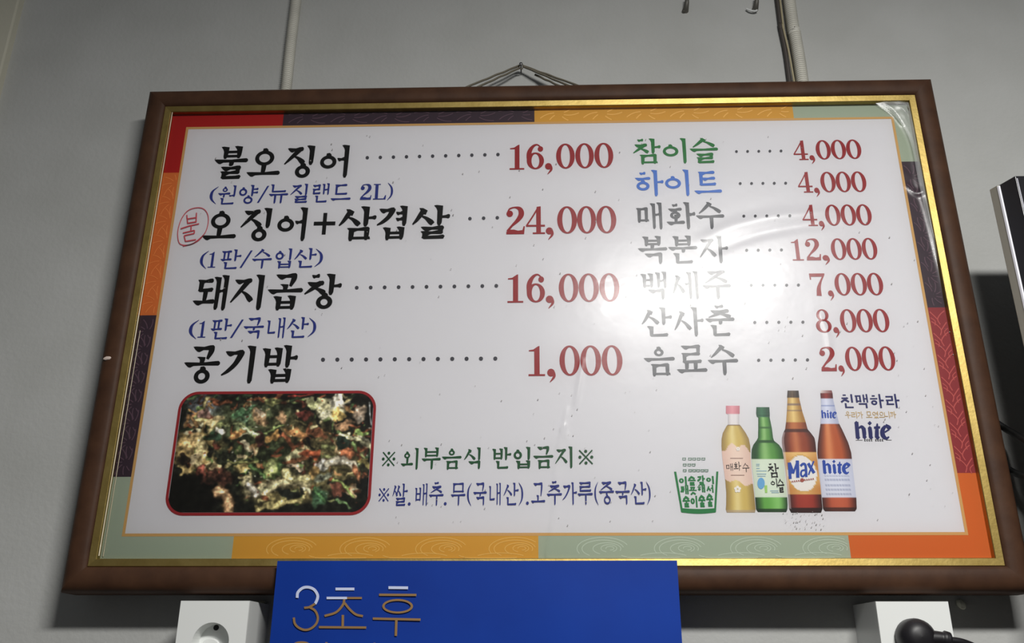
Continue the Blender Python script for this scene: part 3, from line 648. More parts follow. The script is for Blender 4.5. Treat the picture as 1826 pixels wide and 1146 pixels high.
def vcobj(name, V, F, cols, parent, m, label=None):
    me = bpy.data.meshes.new(name); me.from_pydata(V, [], F); me.update()
    at = me.color_attributes.new('ink', 'FLOAT_COLOR', 'POINT'); at.data.foreach_set('color', np.asarray(cols, dtype=np.float32).ravel())
    return link(name, me, parent, (m,), label)
M_vc = vcmat('printed_picture')
vcobj('food_photograph', V, F, cols, sheet, M_vc, 'printed picture of stir fried squid with green vegetables')
def rrect(d):
    pts = []
    for cx, cz, a0 in ((fx1-RC, fz1-RC, 0), (fx0+RC, fz1-RC, 90), (fx0+RC, fz0+RC, 180), (fx1-RC, fz0+RC, 270)):
        for k in range(11): a = math.radians(a0+9*k); pts.append((cx+(RC+d)*math.cos(a), cz+(RC+d)*math.sin(a)))
    return pts
A_, B_ = rrect(.0003), rrect(.0033); n = len(A_)
V = [(p[0], -DP-.00045, p[1]) for p in A_+B_]; F = [(i, (i+1) % n, n+(i+1) % n, n+i) for i in range(n)]
pydata('picture_border', V, F, sheet, (mat('print_border_red', (148, 38, 42), .6, spec=.2),))

# ------------------------------------------------------------------ printed bottles
def bottle(ox, oy, sc, rows, colf, nu=26, nv=110, k=0):
    """rows: (y, xl, xr) in an enlargement with origin ox,oy and scale sc"""
    ys = [r[0] for r in rows]; V = []; cols = []; F = []
    for j in range(nv+1):
        y = ys[0]+(ys[-1]-ys[0])*j/nv; xl = np.interp(y, ys, [r[1] for r in rows]); xr = np.interp(y, ys, [r[2] for r in rows])
        for i in range(nu+1):
            u = i/nu; p = hit(ox+(xl+(xr-xl)*u)/sc, oy+y/sc, -DP-.0003); V.append((p[0], -DP-.0003-k*4e-5, p[2]-ZC))
            cc = np.asarray(colf(u, y), float); cc = cc.mean()+(cc-cc.mean())*.88; cols.append(tuple(lin(np.clip(cc, 0, 255)))+(1,))
    for j in range(nv):
        for i in range(nu): a = j*(nu+1)+i; F.append((a, a+nu+1, a+nu+2, a+1))
    return vcobj('printed_bottle', V, F, cols, sheet, M_vc)
def mixc(a, b, t): t = min(max(t, 0), 1); return np.asarray(a, float)*(1-t)+np.asarray(b, float)*t
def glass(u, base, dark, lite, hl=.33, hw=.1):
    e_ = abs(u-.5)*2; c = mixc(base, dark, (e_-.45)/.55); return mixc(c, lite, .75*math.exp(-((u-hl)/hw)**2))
def b1(u, y):
    if y < 226: return mixc((226, 150, 160), (196, 112, 126), abs(u-.45)*2)
    if y < 316: return mixc((222, 218, 220), (170, 165, 170), abs(u-.5)*2.2-.5)
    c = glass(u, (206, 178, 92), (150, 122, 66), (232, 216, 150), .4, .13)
    if y < 330: c = (128, 100, 66)
    top = 560-70*math.sin(u*2.6+.3)+18*math.sin(u*14); bot = 780+60*u+14*math.sin(u*11)
    if top < y < bot: c = mixc((232, 206, 190), (214, 176, 162), abs(u-.5)*2-.2)
    if y > 1045: c = mixc(c, (170, 150, 130), .7)
    return c
def b2(u, y):
    if y < 252: return mixc((40, 104, 66), (22, 66, 44), abs(u-.4)*2.2)+(18 if int(y/9) % 2 else 0)
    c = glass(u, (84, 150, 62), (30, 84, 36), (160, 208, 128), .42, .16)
    if 338 < y < 350: c = mixc(c, (40, 90, 40), .7)
    if 446 < y < 476: c = mixc(c, (24, 70, 32), .8)
    if 476 < y < 612: c = mixc(c, (22, 66, 34), .85*math.exp(-((u-.1)/.16)**2))
    if 612 < y < 940: c = mixc((214, 226, 206), (186, 200, 178), abs(u-.5)*2-.4)
    if y > 940: c = glass(u, (96, 168, 66), (16, 48, 24), (140, 206, 110), .7, .2)
    if y > 1035: c = mixc(c, (14, 40, 20), .8)
    return c
def b3(u, y):
    if y < 132: return mixc((92, 72, 52), (40, 30, 26), abs(u-.4)*2)+(16 if int(u*20) % 2 else -8)
    if y < 330:
        c = mixc((236, 204, 124), (166, 118, 48), abs(u-.4)*2.1)
        if 176 < y < 200 or 232 < y < 246 or 256 < y < 264: c = mixc(c, (92, 76, 92), .6)
        return c
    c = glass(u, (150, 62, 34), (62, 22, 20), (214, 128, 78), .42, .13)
    if 388 < y < 410: c = mixc(c, (52, 18, 16), .7)
    if y < 388: c = glass(u, (168, 84, 40), (110, 50, 26), (206, 122, 66), .4, .2)
    if 580 < y < 925:
        c = mixc((236, 190, 112), (190, 120, 52), abs(u-.5)*2*.7+.25*math.sin(y*.03))
        if ((u-.5)/.43)**2+((y-752)/146)**2 < 1: c = (228, 226, 222)
        elif ((u-.5)/.46)**2+((y-752)/155)**2 < 1: c = (206, 160, 70)
    if y > 925: c = glass(u, (146, 40, 28), (44, 14, 14), (176, 58, 40), .5, .3)
    if y > 1030: c = mixc(c, (24, 10, 10), .8)
    if 410 < y < 1040 and (u < .05): c = mixc(c, (206, 196, 200), .6)
    return c
def b4(u, y):
    if y < 96: return mixc((214, 200, 196), (120, 60, 60), u)
    if y < 142: return mixc((150, 42, 36), (84, 20, 24), abs(u-.45)*2)
    if y < 345: 
        c = mixc((214, 218, 236), (172, 178, 204), abs(u-.4)*2)
        if 192 < y < 206: c = mixc(c, (84, 104, 168), .6)
        return c
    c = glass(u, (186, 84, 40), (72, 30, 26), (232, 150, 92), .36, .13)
    if 632 < y < 945:
        c = mixc((212, 216, 230), (178, 182, 204), abs(u-.45)*1.8-.3)
        if y > 770 and int(y/19) % 2 == 0 and .14 < u < .86: c = mixc(c, (120, 128, 160), .38+.2*math.sin(u*90))
    if y > 945: c = glass(u, (178, 74, 46), (58, 22, 20), (206, 96, 60), .5, .3)
    if y > 1025: c = mixc(c, (40, 18, 16), .7)
    return c
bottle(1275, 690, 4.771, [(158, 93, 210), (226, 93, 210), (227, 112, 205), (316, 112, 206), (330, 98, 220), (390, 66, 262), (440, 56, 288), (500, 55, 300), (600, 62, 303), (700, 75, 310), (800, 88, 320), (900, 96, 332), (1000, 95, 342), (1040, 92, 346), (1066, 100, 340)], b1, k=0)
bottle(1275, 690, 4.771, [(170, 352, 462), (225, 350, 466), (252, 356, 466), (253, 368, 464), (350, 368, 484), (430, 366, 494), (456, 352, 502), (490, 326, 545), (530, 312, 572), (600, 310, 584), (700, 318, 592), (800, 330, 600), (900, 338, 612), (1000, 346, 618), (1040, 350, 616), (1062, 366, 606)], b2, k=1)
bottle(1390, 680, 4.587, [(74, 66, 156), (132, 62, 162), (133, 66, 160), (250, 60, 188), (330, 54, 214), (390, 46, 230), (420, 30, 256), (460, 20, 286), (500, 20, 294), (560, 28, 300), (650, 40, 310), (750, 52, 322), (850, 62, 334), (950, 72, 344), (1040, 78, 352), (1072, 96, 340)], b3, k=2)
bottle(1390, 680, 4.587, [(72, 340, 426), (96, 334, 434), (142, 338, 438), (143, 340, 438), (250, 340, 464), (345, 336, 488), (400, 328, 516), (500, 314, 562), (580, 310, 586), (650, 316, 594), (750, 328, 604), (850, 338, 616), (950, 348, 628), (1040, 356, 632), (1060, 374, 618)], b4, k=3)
K_lab = mat('ink_label_blue', (44, 74, 160), .6, spec=.15); K_lk = mat('ink_label_black', (34, 32, 36), .6, spec=.15); K_nv = mat('ink_logo_navy', (34, 38, 92), .6, spec=.15)
K_tan = mat('ink_tan', (190, 158, 100), .6, spec=.15); K_cup = mat('ink_cup_green', (40, 118, 66), .6, spec=.15); K_white = mat('ink_white', (232, 230, 228), .6, spec=.15)
YL = -DP-.0007
def pix(fn, name, m, label=None, Y=YL):
    g = G(); fn(g); pr = Print(Y); pr.px(g); return sub(pr.done(name, sheet, m, label))
def hite(g, x, y, w_, h_):
    """black-letter word: x,y top left px, w_,h_ size px"""
    X = lambda u: x+u*w_; Y_ = lambda v_: y+v_*h_
    def st(pts, ws): g.sweep([(X(a), Y_(b)) for a, b in pts], [q*w_*1.28 for q in ws], 4)
    def dia(u, v_, r): g.poly([(X(u-r), Y_(v_)), (X(u), Y_(v_-r*2.1)), (X(u+r), Y_(v_)), (X(u), Y_(v_+r*2.1))])
    # h
    st([(.05, .03), (.07, .5), (.09, .97)], [.085, .085, .085]); dia(.045, .08, .055); dia(.10, .93, .06)
    st([(.10, .40), (.19, .30), (.25, .42)], [.03, .06, .08]); st([(.25, .38), (.27, .70), (.27, .95)], [.085, .085, .06]); dia(.28, .90, .06)
    # i
    dia(.42, .10, .06); dia(.42, .36, .05); st([(.42, .34), (.44, .65), (.45, .93)], [.08, .085, .08]); dia(.46, .92, .06)
    # t
    st([(.63, .12), (.62, .5), (.62, .92)], [.03, .08, .085]); st([(.54, .36), (.71, .34)], [.05, .05]); dia(.64, .92, .065)
    # e
    st([(.96, .88), (.88, .98), (.79, .80), (.78, .50), (.86, .25)], [.03, .06, .095, .095, .06]); st([(.86, .20), (.96, .36), (.97, .44)], [.05, .09, .05]); st([(.97, .45), (.84, .62)], [.035, .035])
pix(lambda g: hite(g, 1524, 751, 64, 31), 'logo_lettering', K_nv, 'navy black-letter logo word beside the bottles', YI)
pix(lambda g: hite(g, 1466.5, 820, 49, 24), 'bottle_lettering', K_lab)
pix(lambda g: hite(g, 1464.5, 731, 27, 14), 'bottle_lettering', K_lab)
def maxw(g):
    P = lambda x, y: (1390+x/4.587, 680+y/4.587)
    def L_(pts, w_): g.sweep([P(*p) for p in pts], [w_/4.587]*len(pts), 3)
    L_([(88, 796), (78, 662)], 24); L_([(80, 664), (112, 750)], 26); L_([(112, 752), (148, 646)], 16); L_([(146, 646), (150, 786)], 27)
    L_([(172, 690), (195, 672), (214, 690), (220, 780)], 20); L_([(214, 722), (182, 730), (176, 762), (192, 776), (216, 752)], 15)
    L_([(234, 668), (284, 748)], 24); L_([(280, 650), (238, 762)], 13)
pix(maxw, 'bottle_lettering', K_lab)
def redscr(g):
    P = lambda x, y: (1390+x/4.587, 680+y/4.587)
    for a in range(100, 280, 17): g.sweep([P(a, 826-(a-100)*.13), P(a+5, 812-(a-100)*.13), P(a+11, 826-(a-100)*.13)], [1.0, 1.2, .8], 3)
    g.disc(*P(185, 806), 3.6)
pix(redscr, 'bottle_lettering', mat('ink_label_red', (150, 60, 44), .6))
# brush words on the two soju style bottles
def cell(t, x0, x1, ym, H, m, ox=1275, oy=690, sc=4.771, v=12, h=9, nm='bottle_lettering', Y=YL, brush=True):
    a, b = ox+x0/sc, ox+x1/sc; y = oy+ym/sc
    sub(textline(t, [(a, b)], (a, y), (b, y), H/sc, m, name=nm, v=v, h=h, brush=brush, parent=sheet, Y=Y))
cell('매', 95, 152, 680, 62, K_lk, v=8, h=6); cell('화', 158, 222, 672, 76, K_lk, v=8, h=6); cell('수', 232, 292, 684, 78, K_lk, v=9, h=6)
cell('참', 448, 545, 708, 122, K_lk); cell('이', 474, 530, 815, 78, K_lk); cell('슬', 530, 590, 838, 118, K_lk)
pix(lambda g: g.disc(1275+392/4.771, 690+818/4.771, 6.6, 10.2), 'label_mark', mat('ink_sky', (92, 156, 206), .6)); 
pix(lambda g: (g.sweep([(1275+432/4.771, 690+835/4.771), (1275+436/4.771, 690+898/4.771)], [5, 4]),), 'label_mark', mat('ink_leaf', (150, 196, 96), .6))
for L2 in ((655, 350, 380), (668, 350, 378), (690, 352, 380), (712, 352, 440), (738, 356, 436), (756, 362, 430), (882, 470, 540), (896, 480, 544)):
    pix(lambda g: g.sweep([(1275+L2[1]/4.771, 690+L2[0]/4.771), (1275+L2[2]/4.771, 690+L2[0]/4.771)], [1.2, 1.2]), 'label_line', mat('ink_pale_blue', (136, 168, 190), .6))
def flower(g):
    for cx, cy, r in ((192, 868, 6.2), (196, 525, 3.6)):
        for k in range(5):
            a = math.radians(72*k-90); g.disc(1275+cx/4.771+r*.62*math.cos(a), 690+cy/4.771+r*.62*math.sin(a), r*.42, n=10)
for fc in ((192, 868, 6.2), (196, 525, 3.6)):
    def flower(g):
        for k in range(5):
            a = math.radians(72*k-90); g.disc(1275+fc[0]/4.771+fc[2]*.62*math.cos(a), 690+fc[1]/4.771+fc[2]*.62*math.sin(a), fc[2]*.42, n=10)
    pix(flower, 'blossom_mark', K_white)
for a_, b_, y_ in ((130, 238, 604), (135, 250, 748)): pix(lambda g: g.sweep([(1275+a_/4.771, 690+y_/4.771), (1275+b_/4.771, 690+y_/4.771)], [1.0, 1.0]), 'label_mark', mat('ink_dim', (150, 120, 110), .6))
# slogan beside the bottles
TL('친맥하라', [(1499, 1521), (1525.5, 1548), (1552, 1576), (1580, 1604)], (1498, 715), (1605, 714.5), 25, K_nv, v=13, h=10, brush=False, label='navy sans lettering beside the bottles')
TL('우리가모였으니까', [(1507, 1517), (1518, 1528), (1529, 1539), (1544, 1555), (1556, 1566), (1567, 1577), (1577, 1586), (1587, 1598)], (1506, 739.5), (1599, 739), 12.5, K_tan, v=9, h=8, brush=False, label='small tan lettering')
def small(g):
    g.sweep([(1526, 784.6), (1538, 784.6)], [.7, .7]); g.sweep([(1580, 784.4), (1590, 784.4)], [.7, .7])
    for k in range(9):
        if k == 4: continue
        x = 1542+k*3.9; g.sweep([(x, 782.6), (x, 786.2)], [1.3, 1.3]); g.sweep([(x, 783), (x+2, 783)], [.9, .9]); g.sweep([(x, 785.8), (x+2, 785.8)], [.9, .9])
pix(small, 'caption_line', K_lk, None, YI)
# green cup with words
def cup(g):
    P = lambda x, y: (1195+x/9.168, 800+y/9.168)
    g.poly([P(64, 372), P(100, 372), P(205, 985), P(180, 1035)]); g.poly([P(755, 370), P(788, 370), P(750, 1030), P(722, 985)])
    g.strip([P(x, 968+14*math.sin(math.pi*(x-190)/560)) for x in range(190, 751, 40)], [P(185+(x-190)*1.0, 1038+22*math.sin(math.pi*(x-190)/560)) for x in range(190, 751, 40)])
pix(cup, 'cup_drawing', K_cup, 'green outline drawing of a glass filled with words', YI)
kw = dict(ox=1195, oy=800, sc=9.168, nm='cup_lettering', Y=YI, v=21, h=14, brush=False)
for t, x0, x1, ym, H in (('이', 145, 272, 525, 150), ('슬', 292, 418, 520, 160), ('같', 442, 570, 512, 160), ('이', 590, 715, 508, 130), ('깨', 165, 300, 665, 150), ('끗', 308, 436, 682, 130), ('해', 450, 572, 645, 130), ('서', 592, 708, 650, 130),
                         ('술', 205, 325, 860, 190), ('이', 335, 445, 860, 190), ('술', 462, 578, 850, 205), ('술', 592, 704, 835, 220)): cell(t, x0, x1, ym, H, K_cup, **kw)
def tinyrow(g):
    for yy, xs in ((165, (205, 300, 370, 445, 520)), (262, (215, 290, 360)), (355, (215, 305, 370, 435, 505, 570))):
        for x in xs:
            X = 1195+x/9.168; Y_ = 800+yy/9.168
            g.sweep([(X, Y_-2.4), (X, Y_+2.4)], [1.1, 1.1]); g.sweep([(X, Y_-1.6), (X+5, Y_-1.6)], [.9, .9]); g.sweep([(X+1, Y_+1.8), (X+5.4, Y_+1.8)], [1.0, 1.0]); g.sweep([(X+5.3, Y_-2.4), (X+5.3, Y_+1.6)], [1.1, 1.1])
pix(tinyrow, 'caption_line', mat('ink_dull_green', (76, 116, 92), .6), None, YI)

# ------------------------------------------------------------------ clear plastic film over the sheet
nx, nz = 420, 250
FXs = np.linspace(-.4455, .4455, nx); FZs = np.linspace(-.2690, .2690, nz); GX, GZ = np.meshgrid(FXs, FZs)
hgt = np.zeros_like(GX)
def ridge(pxs, amp, wid, ends=True):
    global hgt
    P = catmull([hit(a, b)[[0, 2]]-np.array([0, ZC]) for a, b in pxs], 8); d = np.full(GX.shape, 1e9); tt = np.zeros_like(GX); N = len(P)-1
    for i, (p, q) in enumerate(zip(P, P[1:])):
        vx, vz = q-p; L = vx*vx+vz*vz+1e-12; t = np.clip(((GX-p[0])*vx+(GZ-p[1])*vz)/L, 0, 1); dd = np.hypot(GX-p[0]-t*vx, GZ-p[1]-t*vz)
        m_ = dd < d; d = np.where(m_, dd, d); tt = np.where(m_, (i+t)/N, tt)
    hgt = hgt+amp*np.exp(-(d/wid)**2)*(np.sin(np.pi*np.clip(tt, .0, 1))**.6 if ends else 1)
ridge([(1235, 440), (1300, 408), (1370, 390), (1450, 382), (1530, 376)], .0010, .008)
ridge([(1270, 452), (1340, 425), (1420, 408), (1500, 400)], -.0006, .006)
ridge([(1420, 322), (1480, 285), (1540, 262), (1600, 258)], .0003, .004)
ridge([(1480, 300), (1550, 287), (1610, 310), (1650, 350)], .0003, .005)
ridge([(1570, 180), (1604, 215), (1628, 260), (1640, 330), (1660, 400), (1690, 520)], .0026, .0045, False)
ridge([(1585, 181), (1612, 192), (1628, 215), (1636, 250), (1644, 300)], .0034, .0032); ridge([(1600, 178), (1622, 200), (1634, 235)], .0026, .0022); ridge([(1560, 184), (1590, 200), (1610, 228)], .0016, .0028)
ridge([(1610, 330), (1632, 348), (1645, 342)], .0014, .003)
ridge([(1040, 640), (1030, 700), (1026, 730)], .0009, .0022); ridge([(1012, 725), (1006, 760), (1012, 790)], .0007, .002)
ridge([(1005, 760), (992, 830), (990, 900), (978, 985)], .0007, .0022, False)
ridge([(1460, 560), (1475, 600), (1480, 640)], .0006, .003)
rr = np.random.default_rng(5)
for k in range(14):   # very gentle waves of the loose film
    a = rr.uniform(0, 6.28); f_ = rr.uniform(6, 22); hgt = hgt+.00012*np.sin(f_*(GX*math.cos(a)+GZ*math.sin(a)*1.2)+rr.uniform(0, 6))
V = [(float(GX[j, i]), float(-DP-.0036-hgt[j, i]), float(GZ[j, i])) for j in range(nz) for i in range(nx)]
F = [(j*nx+i, j*nx+i+1, (j+1)*nx+i+1, (j+1)*nx+i) for j in range(nz-1) for i in range(nx-1)]
M_film = bpy.data.materials.new('clear_film'); M_film.use_nodes = True; nt = M_film.node_tree; nt.nodes.clear()
out = nt.nodes.new('ShaderNodeOutputMaterial'); tr = nt.nodes.new('ShaderNodeBsdfTransparent'); gl = nt.nodes.new('ShaderNodeBsdfGlossy'); mx = nt.nodes.new('ShaderNodeMixShader'); fr = nt.nodes.new('ShaderNodeFresnel')
fr.inputs['IOR'].default_value = 1.39; gl.inputs['Roughness'].default_value = 0.26; tr.inputs['Color'].default_value = (.97, .97, .97, 1)
gl2 = nt.nodes.new('ShaderNodeBsdfGlossy'); gl2.inputs['Roughness'].default_value = 0.06; gmx = nt.nodes.new('ShaderNodeMixShader'); gmx.inputs[0].default_value = 0.07
nt.links.new(gl.outputs[0], gmx.inputs[1]); nt.links.new(gl2.outputs[0], gmx.inputs[2])
nz_ = nt.nodes.new('ShaderNodeTexNoise'); nz_.inputs['Scale'].default_value = 26; nz_.inputs['Detail'].default_value = 3; tcn = nt.nodes.new('ShaderNodeTexCoord'); bpn = nt.nodes.new('ShaderNodeBump'); bpn.inputs['Strength'].default_value = .10; bpn.inputs['Distance'].default_value = .003
nt.links.new(tcn.outputs['Object'], nz_.inputs['Vector']); nt.links.new(nz_.outputs['Fac'], bpn.inputs['Height']); nt.links.new(bpn.outputs[0], gl.inputs['Normal']); nt.links.new(bpn.outputs[0], gl2.inputs['Normal'])
nt.links.new(fr.outputs[0], mx.inputs[0]); nt.links.new(tr.outputs[0], mx.inputs[1]); nt.links.new(gmx.outputs[0], mx.inputs[2]); nt.links.new(mx.outputs[0], out.inputs[0])
pydata('clear_film', V, F, board, (M_film,), 'clear plastic film with creases at its right side', True)
# pale tubes painting the film edge's highlight along the left gold edging
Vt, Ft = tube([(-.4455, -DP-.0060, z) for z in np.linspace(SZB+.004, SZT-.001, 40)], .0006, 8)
pydata('film_edge_highlight', Vt, Ft, board, (mat('painted_edge_highlight', (228, 214, 186), .25),), smooth=True)
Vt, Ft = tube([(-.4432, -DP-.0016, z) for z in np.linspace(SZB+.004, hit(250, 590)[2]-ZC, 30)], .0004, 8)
pydata('film_edge_highlight', Vt, Ft, board, (mat('painted_edge_highlight', (228, 214, 186), .25),), smooth=True)
ca = catmull([(1562, 183), (1592, 203), (1613, 228), (1627, 262), (1638, 320), (1652, 380), (1672, 460), (1696, 560)], 8); cb = catmull([(1622, 179), (1634, 188), (1639, 214), (1642, 250), (1650, 320), (1661, 380), (1678, 460), (1699, 560)], 8)
V = []; F = []; rn = random.Random(11); nw = 8
for i, (a, b) in enumerate(zip(ca, cb)):
    for k in range(nw+1):
        t = k/nw; q = a*(1-t)+b*t; p = hit(q[0], q[1], -DP-.005); fade = 1-i/len(ca)
        V.append((p[0], -DP-.0036-(.0015+.0016*abs(math.sin(t*7+i*.21))*fade+rn.uniform(0, .0004)*fade)*math.sin(math.pi*min(max(t, .04), .96)), p[2]-ZC))
for i in range(len(ca)-1):
    for k in range(nw): F.append((i*(nw+1)+k, i*(nw+1)+k+1, (i+1)*(nw+1)+k+1, (i+1)*(nw+1)+k))
M_milk = mat('creased_film', (214, 216, 216), .22, spec=.6); M_milk.node_tree.nodes['Principled BSDF'].inputs['Alpha'].default_value = .34
pydata('film_fold', V, F, board, (M_milk,), 'whitish crumpled fold of the film in the upper right corner', True)
# small chip on the left rail
cp = hit(189, 637, -.043-KD); bm = bmesh.new(); bmesh.ops.create_icosphere(bm, subdivisions=2, radius=.0030)
for v_ in bm.verts: v_.co = Vector((v_.co.x*1.5+v_.co.z*.4, v_.co.y*.3, v_.co.z*.8+random.uniform(-.0005, .0005)))
bmesh.ops.translate(bm, verts=bm.verts, vec=(cp[0], -.0402-KD, cp[2]-ZC)); frombm('paint_chip', bm, board, (mat('chip_white', (214, 196, 186), .7),), smooth=True)
# hanging cord
nailp = hit(929, 119, -.012)
def cordpath(a, b, n=24, wob=.00025):
    return [tuple(a+(b-a)*k/n+np.array([0, wob*math.sin(k*1.3), wob*math.sin(k*.9)])) for k in range(n+1)]
M_cord = mat('twine', (112, 106, 92), .8, bump=.4, bscale=900)
for (p, Yp), (q, Yq) in ((((926, 117), -.012), ((808, 165), -.026)), (((927, 121), -.012), ((824, 168), -.026)), (((932, 117), -.012), ((1060, 163), -.026)), (((934, 119), -.012), ((1046, 166), -.026)), (((954, 133), -.010), ((1030, 168), -.026))):
    a = hit(*p, Yp); b = hit(*q, Yq); Vt, Ft = tube(cordpath(a-np.array([0, 0, ZC]), b-np.array([0, 0, ZC])), .0014, 7)
    pydata('hanging_cord', Vt, Ft, board, (M_cord,), smooth=True)
k0 = nailp-np.array([0, 0, ZC]); lp = [k0+np.array([.0028*math.cos(a)*(1+.2*math.sin(3*a)), -.001*math.sin(2*a), .0032*math.sin(a)]) for a in np.linspace(0, 12.5, 40)]
Vt, Ft = tube(lp, .0008, 7); pydata('cord_knot', Vt, Ft, board, (M_cord,), smooth=True)
nl = empty('nail', (nailp[0], 0, nailp[2]), 'small steel nail above the frame holding the hanging cord', 'nail')
M_steel = mat('grey_steel', (150, 150, 150), .35, metal=.9)
Vt, Ft = tube([(0, .004, -.001), (0, -.016, .001)], .0009, 8); pydata('shank', Vt, Ft, nl, (M_steel,), smooth=True)
Vt, Ft = tube([(0, -.0155, .001), (0, -.0172, .0012)], .0022, 12); pydata('nail_head', Vt, Ft, nl, (M_steel,), smooth=True)

# ------------------------------------------------------------------ conduits on the wall
def conduit(name, pts, r, label, depth, rib=.0030):
    P = [hit(px, py, -depth) for px, py in pts]; L = float(np.linalg.norm(P[-1]-P[0])); N = int(L/rib*8)
    cm = catmull(P, 10); cum = np.concatenate([[0], np.cumsum([np.linalg.norm(b-a) for a, b in zip(cm, cm[1:])])]); cm = np.array(cm)
    s = np.linspace(0, cum[-1], N); path = np.stack([np.interp(s, cum, cm[:, k]) for k in range(3)], 1)
    base = path[len(path)//2].copy(); base[1] = 0
    Vt, Ft = tube([tuple(p-base) for p in path], r, 14, rfun=lambda t: r*(1+.10*math.sin(2*math.pi*t*(N-1)/8)))
    o = pydata(name, Vt, Ft, None, (mat('white_conduit', (216, 214, 204), .55, nscale=30, namp=.15),), smooth=True); o.location = base; tag(o, label, 'conduit'); return o
conduit('corrugated_conduit', [(636, -900), (582, -450), (528, 0), (519, 75), (511, 150), (505, 200)], .0066, 'white ribbed conduit running up the wall left of the nail', .0075)
conduit('corrugated_conduit', [(1286, -900), (1347, -450), (1407, 0), (1417, 60), (1427, 120), (1436, 190)], .0074, 'white ribbed conduit running up the wall right of the nail', .0085)
def cable(name, pts, r, label, m, depth=.004, flat=1.0):
    P = catmull([hit(px, py, -(d if d else depth)) for px, py, d in [(q+(None,))[:3] for q in pts]], 10); base = P[len(P)//2].copy(); base[1] = 0
    Vt, Ft = tube([tuple(p-base) for p in P], r, 10); o = pydata(name, Vt, Ft, None, (m,), smooth=True); o.location = base; tag(o, label, 'cable'); return o
cable('flat_cable', [(1270, -900), (1328, -450), (1386, 0), (1391, 45), (1400, 90), (1407, 140), (1412, 180)], .0028, 'dark cable tucked along the left side of the right conduit', mat('dark_cable', (70, 64, 60), .6))
cable('thin_wire', [(1274, -900), (1333, -450), (1391, 0), (1396, 45), (1406, 90), (1415, 140), (1422, 180)], .0014, 'thin beige wire between the dark cable and the right conduit', mat('beige_wire', (168, 158, 128), .6), .0070)
# two wall plugs at the very top
def wallplug(px, py, label, curl):
    p = hit(px, py, -.001); o = empty('screw_hook', (p[0], 0, p[2]), label, 'hook')
    Vt, Ft = tube([(0, .004, -.004), (.0002, -.003, -.003), (.0014, -.007, .004), (.0022, -.009, .012)], .003, 12, rfun=lambda t: .0046*(1-.5*t)); pydata('shank', Vt, Ft, o, (mat('dull_metal', (104, 102, 96), .5, metal=.3),), smooth=True)
    Vt, Ft = tube([(-.0022, .003, -.004), (-.0022, -.0035, -.005)], .0026, 10); pydata('screw_head', Vt, Ft, o, (mat('dull_metal', (104, 102, 96), .5),), smooth=True)
    if curl:
        Vt, Ft = tube([tuple(q) for q in catmull([(-.012, -.003, -.004), (-.008, -.004, -.0075), (-.002, -.004, -.009), (.002, -.004, -.0075)], 6)], .0013, 8); pydata('cable_clip', Vt, Ft, o, (mat('white_plastic', (226, 228, 228), .4),), smooth=True)
wallplug(1222, 15, 'small grey screw hook at the top edge, left of the other', False)
wallplug(1346, 13, 'small grey screw hook with white clip near the right conduit', True)

# ------------------------------------------------------------------ blue poster in front of the lower rail
YB = -.0630
a = hit(495, 999.5, YB); b = hit(1207, 999.5, YB); zt = (a[2]+b[2])/2; xl, xr = a[0], b[0]; zb = zt-.42
pst = empty('blue_poster', ((xl+xr)/2, YB, zb), 'blue poster with thin white and gold lettering below the framed board', 'poster')
cxp = (xl+xr)/2
n1, n2 = 40, 30; V = []; F = []
def py_(x, z): return -.0006*math.sin((x-xl)*22)-.0010*math.exp(-((x-(xl+.29))/.05)**2)*min(1, (zt-z)/.05)
for j in range(n2+1):
    z = zb+(zt-zb)*j/n2
    for i in range(n1+1): x = xl+(xr-xl)*i/n1; V.append((x-cxp, py_(x, z), z-zb))
F = [(j*(n1+1)+i, j*(n1+1)+i+1, (j+1)*(n1+1)+i+1, (j+1)*(n1+1)+i) for j in range(n2) for i in range(n1)]
psheet = pydata('poster_sheet', V, F, pst, (mat('poster_blue', (9, 60, 160), .55, spec=.2, nscale=7, rgb2=(7, 50, 142)),), smooth=True)
md = psheet.modifiers.new('thickness', 'SOLIDIFY'); md.thickness = .0004; md.offset = 1; md.use_even_offset = False
md.use_quality_normals = False; psheet.modifiers.new('split', 'EDGE_SPLIT').split_angle = 1.0
K_foil = mat('gold_foil', (186, 146, 96), .35, metal=.5); K_wf = mat('white_foil', (208, 216, 244), .4)
def pq(x, y): return (480+x/5.37, 1000+y/5.37)
def ptext(fn, m):
    g = G(); fn(g); pr = Print(YB-.0022); pr.px(g); o = pr.done('poster_lettering', psheet, m); o.data.transform(Matrix.Translation((-cxp, -YB, -zb))); return o
def L_(g, pts, w_=22): g.sweep([pq(*p) for p in pts], [w_/5.37]*len(pts), 6)
def white(g):
    L_(g, [(268, 352), (275, 300), (320, 258), (375, 250), (430, 272), (462, 320), (462, 360), (440, 410)], 27); 
def white2(g): L_(g, [(635, 267), (816, 267)], 26)
def white4(g): L_(g, [(550, 353), (745, 353)], 23)
def white3(g): L_(g, [(1142, 254), (1330, 256)], 27)
def gold(g):
    L_(g, [(335, 447), (385, 440), (440, 408)]); L_(g, [(385, 440), (440, 475), (466, 540), (450, 600), (400, 645), (340, 658), (280, 635), (245, 595), (236, 540)])
def gold2(g):
    L_(g, [(745, 353), (888, 353)], 20)
    L_(g, [(720, 365), (705, 420), (640, 490), (530, 525)]); L_(g, [(722, 400), (770, 460), (830, 510), (898, 527)]); L_(g, [(706, 515), (704, 630)], 24); L_(g, [(476, 632), (930, 636)])
def gold3(g):
    L_(g, [(1052, 322), (1410, 324)]); c, r = pq(1230, 432); g.ring(c, r, 27.5, 13, 23.2, 9.4); L_(g, [(992, 550), (1450, 560)]); L_(g, [(1218, 565), (1213, 716)], 24)
def gold4(g):
    L_(g, [(225, 830), (250, 790), (310, 778), (370, 790), (395, 830)])
def gold5(g): L_(g, [(548, 776), (548, 900)])
